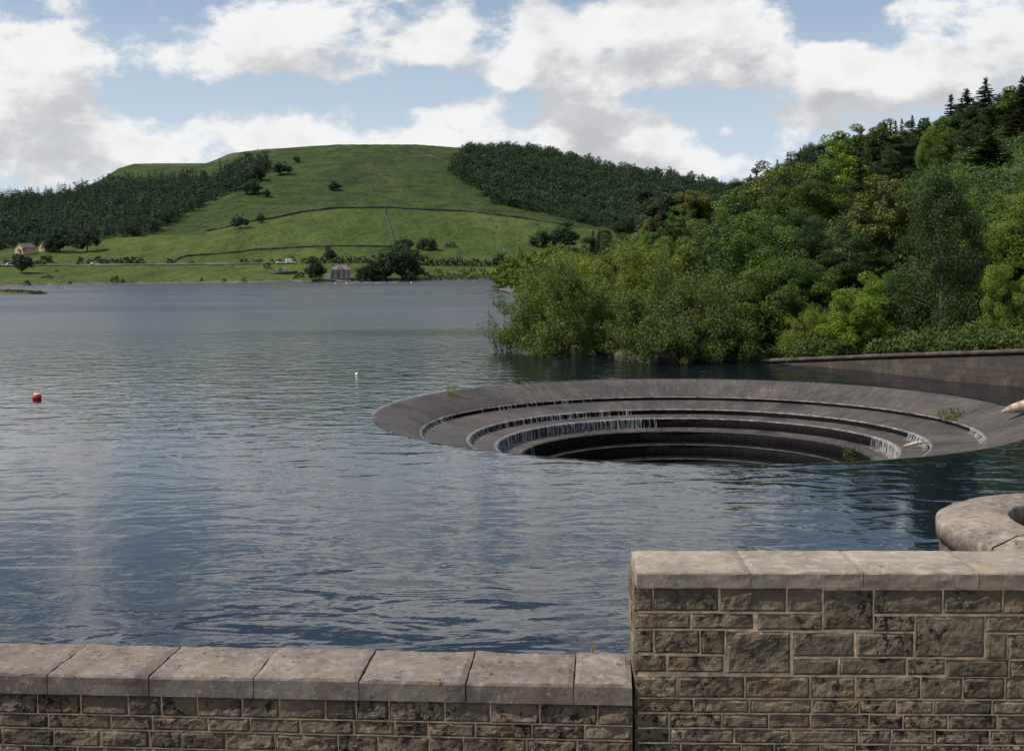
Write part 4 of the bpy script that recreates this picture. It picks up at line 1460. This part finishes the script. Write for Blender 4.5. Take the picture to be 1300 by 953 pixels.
# thin twigs standing in the water at the left end of the bank
rngS = np.random.default_rng(8)
sp_o = empty("willow_sapling", tuple(at_z(640, 452, -.3)), 0)
tag(sp_o, "thin sparse willow sapling standing in water left of the broad willow", "sapling")
mb = MB(); Vt = []
for i in range(16):
    a = rngS.uniform(0, 6.28); L = rngS.uniform(1.6, 3.4); sx = rngS.uniform(-1.5, .9)
    b0 = Vector((sx * .4, rngS.uniform(-.5, .5), 0)); e = Vector((sx + math.cos(a) * .5, math.sin(a) * .6, L)); mid = (b0 + e) / 2 + Vector((.15 * rngS.normal(), 0, .1))
    mb.tube([b0, mid, e], [.022, .014, .005], 5)
    tt = rngS.random(70) ** .6
    P = np.array([list(b0.lerp(mid, min(1, q * 2)).lerp(mid.lerp(e, max(0, q * 2 - 1)), q)) for q in tt]) + rngS.normal(size=(70, 3)) * .13
    Vt.append(leaf_quads(P[P[:, 2] > .6], rngS.normal(size=(int((P[:, 2] > .6).sum()), 3)), .17, .05, rngS, -.3))
mb.build("stems", M["bark"], sp_o, True)
lv = link(bpy.data.objects.new("leaves", foliage_mesh("leaves", np.concatenate(Vt), rngS)), sp_o); lv.color = (.10, .125, .03, 1)

# ------------------------------------------------------------------ far hillside: woods, walls, trees, houses


def in_poly(px, py, poly):
    inside = np.zeros(np.shape(px), dtype=bool)
    n = len(poly); j = n - 1
    for i in range(n):
        xi, yi = poly[i]; xj, yj = poly[j]
        c = ((yi > py) != (yj > py)) & (px < (xj - xi) * (py - yi) / (yj - yi + 1e-9) + xi)
        inside ^= c; j = i
    return inside


def wood_mass(name, label, poly, spacing, maker, seed, col):
    rng = np.random.default_rng(seed)
    n = int(3.0e6 / spacing ** 2 * 3)
    Y = rng.uniform(430, 1300, n); U = rng.uniform(min(p[0] for p in poly) - 650, max(p[0] for p in poly) - 650, n) / F
    X = U * Y; Z = height(X, Y)
    px, py = project(X, Y, Z)
    ok = in_poly(px, py, poly)
    ds = np.interp(U, SLU, SLD)
    ok &= (Y - ds) < 640
    X, Y, Z = X[ok], Y[ok], Z[ok]
    grid, keep = {}, []
    for i in range(len(X)):
        k = (int(X[i] // spacing), int(Y[i] // spacing))
        if k in grid: continue
        grid[k] = 1; keep.append(i)
    vs, cols = [], []
    for i in keep:
        v_ = maker[int(rng.integers(len(maker)))]
        a = rng.uniform(0, 6.28); s = rng.uniform(.6, 1.5); sz = s * rng.uniform(.8, 1.2)
        c, s_ = math.cos(a) * s, math.sin(a) * s
        R = np.array([[c, -s_, 0], [s_, c, 0], [0, 0, sz]])
        vs.append(v_ @ R.T + np.array([X[i], Y[i], Z[i] - .5])); cols.append(np.full(len(v_), rng.random()))
    V = np.concatenate(vs)
    me = mesh_np(name, V.reshape(-1, 3), np.arange(len(V) * 4).reshape(-1, 4), M["foliage"])
    at = me.attributes.new("rnd", "FLOAT", "FACE")
    at.data.foreach_set("value", ((np.concatenate(cols) * .85 + rng.random(len(V)) * .13) % 1).astype(np.float32))
    o = link(bpy.data.objects.new(name, me)); o.color = col
    tag(o, label, "wood", kind="stuff")
    print(name, len(keep), "trees", len(V), "faces")


def quads_of(proto): 
    me = proto.crown
    v_ = np.zeros(len(me.vertices) * 3, dtype=np.float32); me.vertices.foreach_get("co", v_)
    return v_.reshape(-1, 4, 3).astype(float)


farcon = [quads_of(conifer(9.5, 6.4, 420, .85, 60 + i, .04, .6, .7)) for i in range(3)]
farcon += [quads_of(broadleaf(8, 7.5, 420, .8, 80 + i, 30, .0)) for i in range(2)]
farbro = [quads_of(broadleaf(9, 9, 460, .95, 70 + i, 34, -.02)) for i in range(3)]
FOREST = [(-60, 262), (0, 258), (60, 252), (100, 245), (140, 236), (200, 232), (270, 228), (300, 215), (328, 204), (345, 206), (330, 224), (300, 243), (262, 259), (235, 273),
          (213, 283), (190, 298), (120, 305), (100, 312), (60, 312), (0, 318), (-60, 322)]
WOOD = [(577, 207), (598, 194), (650, 193), (700, 199), (760, 214), (850, 226), (940, 244), (1000, 262), (1000, 300), (800, 300), (770, 288), (735, 283), (690, 270), (650, 264),
        (628, 259), (612, 242), (590, 233), (575, 220)]
wood_mass("conifer_forest", "dark conifer forest covering the left side of the far valley", FOREST, 6.6, farcon, 61, (.027, .050, .027, 1))
wood_mass("hilltop_wood", "dark broadleaf wood over the right shoulder of the far hill", WOOD, 7.4, farbro, 62, (.030, .056, .024, 1))

# single trees and bushes on the far fields: (px, base py, height px, width px, colour)
FIELD = [(111, 320, 29, 26, "dark"), (76, 320, 27, 28, "dark"), (91, 309, 24, 26, "dark"), (27.5, 347, 27, 24, "dark"), (319, 247, 17, 23, "dark"), (327, 230, 18, 20, "dark"),
         (338, 250, 10, 11, "dark"), (293, 242, 15, 17, "dark"), (305, 290, 16, 18, "dark"), (331, 283, 11, 10, "dark"), (308, 231, 15, 17, "dark"), (357, 222, 15, 22, "dark"),
         (377, 207, 9, 8, "dark"), (425, 242, 11, 15, "dark"), (10, 306, 24, 28, "dark"), (40, 305, 25, 26, "dark"), (-14, 322, 24, 26, "dark"), (170, 300, 14, 18, "dark"),
         (401, 357, 26, 23, "deep"), (419, 333, 18, 14, "dark"), (490, 357, 34, 34, "deep"), (511, 357, 39, 38, "deep"), (474, 356, 20, 22, "dark"), (459, 357, 17, 15, "dark"),
         (513, 318, 16, 20, "dark"), (546, 317, 14, 15, "dark"), (536, 317, 12, 11, "dark"), (635, 339, 16, 15, "dark"), (688, 314, 19, 23, "deep"), (715, 316, 30, 34, "deep"),
         (707, 316, 18, 20, "dark"), (527, 335, 16, 18, "dark"), (60, 333, 10, 14, "grey"), (820, 0, 0, 0, "")]
BUSH = [(103, 337, 12, 10), (115, 335, 8, 9), (124, 334, 10, 8), (132, 335, 7, 13), (142, 334, 7, 11), (151, 334, 8, 9), (160, 334, 9, 12), (170, 334, 9, 11), (179, 334, 7, 10),
        (50, 337, 8, 13), (44, 337, 6, 9), (8, 336, 9, 7), (216, 335, 8, 8), (244, 335, 5, 7), (310, 333, 7, 10), (324, 334, 6, 6), (331, 334, 6, 8), (345, 334, 6, 6), (355, 334, 7, 7),
        (371, 333, 8, 7), (388, 334, 7, 12), (398, 334, 10, 12), (408, 334, 9, 12), (430, 334, 10, 11), (439, 333, 9, 12), (449, 333, 9, 11), (460, 333, 9, 13), (468, 334, 8, 9),
        (540, 337, 13, 13), (551, 337, 10, 12), (562, 337, 11, 12), (573, 337, 12, 12), (583, 337, 12, 12), (594, 338, 10, 12), (605, 338, 11, 12), (616, 338, 10, 12), (626, 338, 10, 11),
        (72, 345, 4, 5), (55, 353, 4, 7), (61, 353, 5, 6), (66, 353, 4, 5), (34, 362, 7, 8), (89, 361, 5, 5), (143, 358, 8, 5), (148, 358, 9, 6), (156, 358, 6, 5), (256, 357, 6, 4), (285, 357, 4, 5),
        (310, 357, 5, 6), (340, 341, 9, 9), (382, 352, 8, 9), (376, 354, 6, 6), (575, 314, 8, 9), (568, 314, 6, 7), (540, 354, 10, 15), (553, 354, 7, 12), (566, 354, 10, 16), (580, 354, 8, 13), (592, 353, 9, 14),
        (604, 353, 8, 13), (616, 353, 10, 12), (628, 353, 8, 13), (588, 346, 6, 10), (600, 345, 7, 10), (612, 345, 6, 10), (556, 346, 6, 10), (446, 357, 4, 7), (424, 357.5, 3, 6), (240, 240, 0, 0)]
HILLA = [(432, 345, "the stone house"), (28, 318, "the gabled barn"), (350, 343, "the walled yard"), (120, 336, "the white car"), (500, 335, "the big dark trees"),
         (690, 305, "the headland"), (310, 245, "the forest tongue"), (575, 314, "the upper pasture"), (160, 345, "the left meadow"), (250, 350, "the middle meadow"), (600, 345, "the shore scrub"),
         (425, 240, "the open moor")]


def far_plants(rows, kind, nm, ct, group, colf):
    items = []
    for q in rows:
        if q[2] == 0: continue
        P = on_hill(q[0], q[1])
        k = P.y / F
        items.append((q, P, q[2] * k * 1.12, q[3] * k * 1.2))
    bk = {}
    for it in items:
        w_, sh = relation(it[0][0], it[0][1] - it[0][2] / 2, HILLA)
        size = "large" if it[0][2] >= 22 else ("small" if it[0][2] < 7 else "rounded")
        bk.setdefault((size, w_, sh), []).append(it)
    for (size, w_, sh), its in bk.items():
        its.sort(key=lambda it: it[0][0])
        for j, (q, P, h, w) in enumerate(its):
            cname = colf(q)
            cname = {"dark": "blue"}.get(cname, cname)
            lab = "%s dark %s on the far shore %s %s" % (size, ct, w_, sh) if cname != "mid" else "%s green %s on the far shore %s %s" % (size, ct, w_, sh)
            if len(its) == 2: lab += ", %s of two" % ("left", "right")[j]
            elif len(its) > 2: lab += ", %s from left" % ordinal(j)
            pr = PR[kind][int(rngT.integers(len(PR[kind])))]
            plant(nm, lab, ct, pr, P.x, P.y, h, w, jitter(G[cname], rngT, .1), rngT.uniform(0, 6.28), group, P.z - .3)


far_plants(FIELD, "far_broad", "field_tree", "tree", "single trees on the far hillside", lambda q: q[4])
far_plants(BUSH, "far_bush", "field_bush", "bush", "bushes on the far hillside", lambda q: "mid" if (530 < q[0] < 632 and q[1] > 343) else "dark")


def ribbon(name, pix, half_w, h, mat, steps=6, jag=.0, lift=0.0, kind=None):
    pts = []
    for (x0, y0), (x1, y1) in zip(pix[:-1], pix[1:]):
        n = max(2, int(abs(x1 - x0) / steps) + 1)
        for k in range(n): pts.append((x0 + (x1 - x0) * k / n, y0 + (y1 - y0) * k / n))
    pts.append(pix[-1])
    W = [on_hill(*p) for p in pts]
    vs, fs = [], []
    for i, p in enumerate(W):
        d = (W[min(i + 1, len(W) - 1)] - W[max(i - 1, 0)]); d.z = 0; d.normalize()
        nrm = Vector((-d.y, d.x, 0))
        hh = h * (1 + jag * (random.random() - .5))
        a = p + nrm * half_w; b_ = p - nrm * half_w
        za, zb_ = H1(a.x, a.y), H1(b_.x, b_.y)
        base = -.4 if h > .3 else -.2
        for q, zz in ((b_, zb_ + base), (b_, max(za, zb_) + hh + lift), (a, max(za, zb_) + hh + lift), (a, za + base)):
            vs.append((q.x - W[0].x, q.y - W[0].y, zz - W[0].z))
    for i in range(len(W) - 1):
        for k in range(4):
            a = i * 4 + k; c = i * 4 + (k + 1) % 4
            fs.append((a, c, c + 4, a + 4))
    o = link(bpy.data.objects.new(name, mesh_np(name, vs, fs, mat))); o.location = W[0]
    return o


tag(ribbon("dry_stone_wall", WALL_MID, .32, 1.15, M["drywall"], 6, .5), "long dark dry stone wall crossing the middle of the far hill", "stone wall", "dry stone field walls")
tag(ribbon("dry_stone_wall", WALL_LOW, .3, .8, M["drywall"], 6, .5), "lower dry stone wall above the stone house on the far hill", "stone wall", "dry stone field walls")
tag(ribbon("dry_stone_wall", [(490, 265), (489, 272), (493, 284), (497, 296), (501, 313)], .3, .6, M["drywall"], 2, .5), "crooked dry stone wall running downhill between the two long walls", "stone wall", "dry stone field walls")
tag(ribbon("dry_stone_wall", [(605, 276), (618, 282), (630, 290)], .3, .7, M["drywall"], 3, .5), "short slanting dry stone wall in the right hand pasture", "stone wall", "dry stone field walls")
tag(ribbon("dry_stone_wall", [(240, 325), (228, 328), (217, 335)], .3, .7, M["drywall"], 3, .5), "stub of dry stone wall bending down to the road at left", "stone wall", "dry stone field walls")
rd = ribbon("road", [(-40, 337.5), (60, 337), (130, 336.5), (215, 336), (260, 335.6), (330, 334.8), (372, 334)], 2.6, .05, M["asphalt"], 5)
tag(rd, "pale lakeside road along the far shore", kind="structure")


def face_cam(P): return math.atan2(-P.x, P.y) * 1.0


# stone house
P = on_hill(432.5, 355.2); k = P.y / F
hs = empty("stone_house", tuple(P), math.atan2(-P.x, P.y))
tag(hs, "gritstone house with small dormer and tall chimneys on the far shore", "house")
W2, HB, HR = 14.5 * k, 12.5 * k, 18.2 * k
W2 *= .78
mb = MB(); mb.box(-W2, W2, 0, 6.5, -1, HB); mb.build("wall", M["housewall"], hs)
mb = MB(); mb.prism([(-W2 - .25, -.3, HB + .004), (-W2 - .25, 6.8, HB + .004), (-W2 + 1.3, 3.25, HR)], (0, 0, 0)) if False else None
rf = MB()
v_ = [rf.bm.verts.new(p) for p in ((-W2 - .3, -.35, HB + .004), (W2 + .3, -.35, HB + .004), (W2 + .3, 6.85, HB + .004), (-W2 - .3, 6.85, HB + .004), (-W2 + 1.1, 3.25, HR), (W2 - 1.1, 3.25, HR))]
for f_ in ((0, 1, 5, 4), (1, 2, 5), (2, 3, 4, 5), (3, 0, 4), (3, 2, 1, 0)): rf.bm.faces.new([v_[i] for i in f_])
ro = rf.build("roof", M["slate"], hs)
for sx in (-1, 1):
    mb = MB(); mb.box(sx * W2 * .86 - .35, sx * W2 * .86 + .35, 2.6, 3.6, HB - .3, HR + 1.0)
    for q in (-.2, .2): mb.tube([(sx * W2 * .86 + q, 3.1, HR + 1.0), (sx * W2 * .86 + q, 3.1, HR + 1.45)], [.13, .12], 8)
    mb.build("chimney", M["housewall"], ro)
mb = MB(); mb.prism([(-.9, .1, HB + .1), (.9, .1, HB + .1), (.9, .1, HB + 1.0), (0, .1, HB + 1.7), (-.9, .1, HB + 1.0)], (0, 2.0, 0)); dm = mb.build("dormer", M["slate"], ro)
mb = MB(); mb.box(-.42, .42, .02, .095, HB + .35, HB + 1.15); mb.build("pane", M["white"], dm)
for sx in (-.56, .1, .66):
    for zz in (.1, .57):
        x = sx * W2
        mb = MB(); mb.box(x - .62, x + .62, -.05, -.003, HB * zz + .25, HB * zz + .25 + HB * .33); wi = mb.build("window", M["white"], hs)
        mb = MB()
        for q in (-.29, .29): mb.box(x + q - .2, x + q + .2, -.09, -.053, HB * zz + .4, HB * zz + .1 + HB * .33)
        mb.build("pane", M["glass"], wi)
mb = MB(); mb.box(-W2 - .6, -W2 - .004, .6, 4.5, -1, HB * .9); mb.build("pale_side_wall", M["render"], hs)
mb = MB(); mb.prism([(-W2 - 3.2, .3, -1), (-W2 - .61, .3, -1), (-W2 - .61, .3, 2.9), (-W2 - 3.2, .3, 2.2)], (0, 3.6, 0)); mb.build("conservatory", M["white"], hs)


def barn(px, py, wpx, hpx, label, dep):
    P = on_hill(px, py); k = P.y / F
    o = empty("stone_barn", tuple(P), math.atan2(-P.x, P.y) - .75)
    tag(o, label, "barn", "barns at the forest foot")
    w, hh = wpx * k, hpx * k
    mb = MB(); mb.prism([(-w / 2, 0, -1), (w / 2, 0, -1), (w / 2, 0, hh * .62), (0, 0, hh), (-w / 2, 0, hh * .62)], (0, dep, 0))
    mb.build("wall", M["barnwall"], o)
    for s in (-1, 1):
        mb = MB()
        a = [(s * (w / 2 + .35), -.3, hh * .62 - .15), (0, -.3, hh + .12), (0, dep + .3, hh + .12), (s * (w / 2 + .35), dep + .3, hh * .62 - .15)]
        mb.prism(a, (0, 0, .22)); mb.build("roof_slope", M["slate"], o)
    mb = MB(); mb.box(-.5, .5, -.06, -.003, hh * .3, hh * .52); wi = mb.build("window", M["black"], o)
    mb = MB(); mb.box(w * .18, w * .32, -.06, -.003, -.2, 1.9); mb.build("door", M["black"], o)


barn(24, 323, 13, 13.5, "larger stone barn with sunlit gable below the dark forest at left", 9)
barn(53, 319.5, 9, 12, "smaller stone barn with sunlit end wall right of the larger barn", 7)


def vehicle(px, py, L, Hh, label, nm, van=False):
    P = on_hill(px, py, 300)
    P.z = H1(P.x, P.y) + .1
    o = empty(nm, tuple(P), math.atan2(-P.x, P.y) + .1)
    tag(o, label, "van" if van else "car", "white vehicles on the far road")
    mb = MB()
    if van: prof_ = [(-L / 2, .35), (L / 2, .35), (L / 2, 1.0), (L / 2 - .5, 1.15), (L / 2 - 1.1, Hh), (-L / 2, Hh)]
    else: prof_ = [(-L / 2, .3), (L / 2, .3), (L / 2, .75), (L / 2 - .9, .88), (L / 2 - 1.6, Hh), (-L / 2 + 1.0, Hh), (-L / 2 + .3, .9), (-L / 2, .8)]
    mb.prism([(x, -.9, zz) for x, zz in prof_], (0, 1.8, 0)); mb.build("body", M["white"], o, bevel=.08)
    mb = MB()
    if van: mb.prism([(L / 2 - 1.7, -.93, 1.2), (L / 2 - .75, -.93, 1.2), (L / 2 - 1.15, -.93, Hh - .15), (L / 2 - 1.7, -.93, Hh - .15)], (0, .028, 0))
    else: mb.prism([(-L / 2 + .75, -.93, .9), (L / 2 - 1.15, -.93, .9), (L / 2 - 1.7, -.93, Hh - .1), (-L / 2 + 1.05, -.93, Hh - .1)], (0, .028, 0))
    mb.build("window", M["glass"], o)
    for sx in (-1, 1):
        mb = MB(); mb.tube([(sx * L * .31, -.96, .33), (sx * L * .31, -.7, .33)], [.33, .33], 14); mb.build("wheel", M["black"], o)


vehicle(121, 337, 4.4, 1.55, "white car on the far road beside the hedge at left", "parked_car")
vehicle(14, 338.2, 4.6, 1.7, "white car on the road close left of the large round tree", "parked_car")
vehicle(4, 338.4, 4.6, 1.4, "low white car at the left edge of the far road", "parked_car")
vehicle(369, 335, 4.8, 2.5, "tall white van on the road above the walled yard", "delivery_van", True)
vehicle(355.5, 335.4, 3.6, 1.3, "small white car just left of the tall white van", "parked_car")

# walled yard by the shore with a few stored things
yd = ribbon("yard_wall", [(341, 346.5), (348, 348.2), (362, 348.4), (377, 347.4)], .3, 1.3, M["drywall"], 3, .2)
tag(yd, "low stone wall round a small yard on the far shore", "stone wall")


def store(px, py, L, hh, mat, nm, label, cat):
    P = on_hill(px, py); o = empty(nm, tuple(P + Vector((0, 2.0, .2))), math.atan2(-P.x, P.y)); tag(o, label, cat)
    mb = MB(); mb.prism([(-L / 2, 0, 0), (L / 2, 0, 0), (L / 2, 0, hh * .8), (L / 2 * .7, 0, hh), (-L / 2 * .7, 0, hh), (-L / 2, 0, hh * .8)], (0, 1.8, 0)); b_ = mb.build("hull_cover", mat, o, bevel=.06)
    mb = MB(); mb.box(-L / 2 * .8, L / 2 * .8, -.02, .0, hh * .3, hh * .36); mb.build("rope", M["black"], o)


store(355, 346, 2.2, 2.2, M["green_paint"], "covered_boat", "boat under a green tarpaulin stored in the walled yard", "boat")
store(361, 345.4, 1.6, 2.3, M["render"], "storage_bin", "pale cream storage bin beside the green tarpaulin in the yard", "storage bin")
store(347.5, 347, 1.2, 1.2, M["red"], "storage_bin", "small red bin at the left end of the walled yard", "storage bin")

# ------------------------------------------------------------------ things on the water


def boat(px, py, L, label):
    P = at_z(px, py, 0)
    o = empty("rowing_boat", (P.x, P.y, 0), math.atan2(-P.x, P.y) + random.uniform(-.12, .12)); tag(o, label, "boat", "white rowing boats moored off the far shore")
    mb = MB(); n = 9; rows = []
    for i in range(n):
        t = i / (n - 1); x = -L / 2 + L * t
        w = .75 * math.sin(math.pi * min(1, .28 + .72 * (1 - t) ** .8)) if t > .02 else .55
        w = max(w, .03); zt_ = .42 + .25 * t ** 2
        rows.append([mb.bm.verts.new(p) for p in ((x, -w, zt_), (x, -w * .75, .05), (x, 0, -.12), (x, w * .75, .05), (x, w, zt_), (x, w * .86, zt_ - .02), (x, w * .6, .16), (x, -w * .6, .16), (x, -w * .86, zt_ - .02))])
    for i in range(n - 1):
        for j in range(9):
            mb.bm.faces.new((rows[i][j], rows[i][(j + 1) % 9], rows[i + 1][(j + 1) % 9], rows[i + 1][j]))
    mb.bm.faces.new(rows[0]); mb.bm.faces.new(rows[-1][::-1])
    mb.build("hull", M["white"], o)
    for t in (-.2, .12):
        mb = MB(); mb.box(L * t - .12, L * t + .12, -.55, .55, .3, .34); mb.build("seat", M["wood"], o)


for i, (px, L) in enumerate(((450, 3.6), (466.5, 3.6), (482, 4.0), (499, 3.2))):
    boat(px, 360.0, L, ("white moored rowing boat nearest the stone house, leftmost of the row of four", "second moored rowing boat from the left in the row of four",
                         "longest moored rowing boat, third from left in the row of four", "small moored rowing boat at the right end of the row of four")[i])
boat(72.5, 366, 2.3, "longer white boat near the left shore of the lake")
boat(79.5, 366.2, 1.3, "tiny white boat beside the longer one near the left shore")


def buoy(px, py, r, mat, label, group=None, top=None):
    P = at_z(px, py, 0)
    o = empty("buoy", (P.x, P.y, 0)); tag(o, label, "buoy", group)
    mb = MB(); mb.sphere((0, 0, r * .45), r, 20, 12, (1, 1, .95)); mb.build("float", mat, o, True)
    mb = MB(); mb.tube([(0, 0, r * 1.36), (0, 0, r * 1.52)], [r * .3, r * .2], 10); mb.build("lifting_eye", top or mat, o, True)
    if top:
        mb = MB(); mb.sphere((0, 0, r * .45), r * 1.012, 20, 12, (1, 1, .95))
        for v in [v for v in mb.bm.verts if v.co.z < r * .95]: mb.bm.verts.remove(v)
        mb.build("pale_cap", top, o, True)  # paler pink shell over the upper part of the float


buoy(47, 506.5, .19, M["red"], "red round buoy with pinkish top floating on the open water at left", None, M["pinkish"])
buoy(453, 476, .085, M["white"], "tiny white buoy floating left of the spillway")
buoy(583, 357.8, .35, M["orange"], "left of the two orange buoys near the far shore scrub", "orange buoys")
buoy(601, 358, .35, M["orange"], "right of the two orange buoys near the far shore scrub", "orange buoys")
buoy(522, 359.5, .3, M["white"], "white buoy to the right of the moored row of four boats")
buoy(440, 360, .3, M["white"], "white buoy just left of the moored row of four boats")
buoy(426, 360, .26, M["white"], "white buoy in front of the stone house")

# grassy spit at the far left
Pa, Pb = at_z(-60, 374.5, 0), at_z(58, 373, 0)
n = 40; vs, fs = [], []
for i in range(n + 1):
    t = i / n; c = Pa.lerp(Pb, t); w = 4.5 * (1 - t ** 6) + .4; hh = (1.0 * (1 - t ** 5) + .1) * (1 + .3 * mnoise.noise(Vector((t * 14, 0, 0))))
    for j in range(9):
        s = j / 8 * 2 - 1
        vs.append((c.x, c.y + s * w, hh * (1 - s * s) * (1 + .2 * mnoise.noise(Vector((t * 30, s * 2, 1)))) - .08))
for i in range(n):
    for j in range(8): fs.append((i * 9 + j, (i + 1) * 9 + j, (i + 1) * 9 + j + 1, i * 9 + j + 1))
sp = link(bpy.data.objects.new("spit", mesh_np("spit", vs, fs, mat_plain("spit_turf", (.10, .085, .045), .95, .5, .8), True)))
tag(sp, "low brown grassy spit of land in the lake at far left", kind="structure")
rngG = np.random.default_rng(3)
Vs = []
for _ in range(420):
    t = rngG.random() ** .8; c = Pa.lerp(Pb, t)
    nn = 5
    Pp = np.array([[c.x, c.y + rngG.uniform(-2.5, 1), .75 * (1 - t ** 5) + .1]] * nn) + rngG.normal(size=(nn, 3)) * [.5, .5, .12]
    Vs.append(leaf_quads(Pp, rngG.normal(size=(nn, 3)) * [1, 1, .1], .7, .14, rngG, -2))
gs = link(bpy.data.objects.new("spit_grass", foliage_mesh("spit_grass", np.concatenate(Vs), rngG))); gs.color = (.07, .075, .025, 1)
tag(gs, "rough grass growing on the low spit", "grass", kind="stuff")
P = at_z(50, 373, 0)
plant("spit_bush", "small bush at the tip of the low grassy spit", "bush", PR["far_bush"][0], P.x, P.y, 1.0, 1.1, (.05, .06, .02, 1), 0, None, .1)


def weed(P, h, spread, n, col, label, seed, name="weed_tuft", length=None, rot=0):
    rng = np.random.default_rng(seed)
    Pp = np.zeros((n, 3)); a = rng.uniform(0, 6.28, n); q = np.sqrt(rng.random(n)) * spread
    Pp[:, 0] = np.cos(a) * q; Pp[:, 1] = np.sin(a) * q; Pp[:, 2] = h * rng.random(n) ** 1.2
    N = rng.normal(size=(n, 3)) * [1, 1, .4]
    V = leaf_quads(Pp, N, length or h * .34, (length or h * .34) * .3, rng, -1.0)
    o = link(bpy.data.objects.new(name, foliage_mesh(name, V, rng))); o.color = col; o.location = P
    tag(o, label, "weed")
    return o


weed(bell_point(574, 502), .42, .30, 130, (.16, .15, .045, 1), "yellow green weed tuft on the left slope of the spillway rim", 1)
weed(bell_point(1208, 532), .40, .5, 340, (.11, .11, .036, 1), "olive weed tuft on the right slope of the spillway rim", 2)
weed(bell_point(1192, 541), .2, .4, 60, (.12, .12, .04, 1), "small weed tuft on the edge of the top step at right", 3)
weed(bell_point(1082, 582), .45, .4, 260, (.07, .08, .025, 1), "dark weed tuft on the inner right step above the near rim", 4)
weed(bell_point(1272, 549), .1, .10, 110, (.12, .16, .03, 1), "little green weed tuft on the rim near the right water edge", 5)
wp = at_z(753, 829.5, ZL - .01)
weed(wp, .085, .03, 16, (.42, .30, .02, 1), "tiny yellow flowering weed on the back edge of the low coping", 6, length=.05)
wp = A + ex * (wl(793, 850, .3)[0]) + ey * .45; wp.z = ZL - .01
weed(wp, .05, .08, 60, (.05, .055, .02, 1), "dark moss cushion where the low coping meets the tall parapet", 7, name="moss_cushion", length=.03)

# ------------------------------------------------------------------ picture settings
vs_ = scene.view_settings
vs_.view_transform = "Standard"; vs_.look = "None"; vs_.gamma = 1.0; vs_.exposure = 0.13; vs_.use_curve_mapping = False
cy = scene.cycles
cy.max_bounces = 6; cy.diffuse_bounces = 2; cy.glossy_bounces = 3; cy.transmission_bounces = 3; cy.transparent_max_bounces = 8
cy.use_denoising = True; cy.sample_clamp_indirect = 6
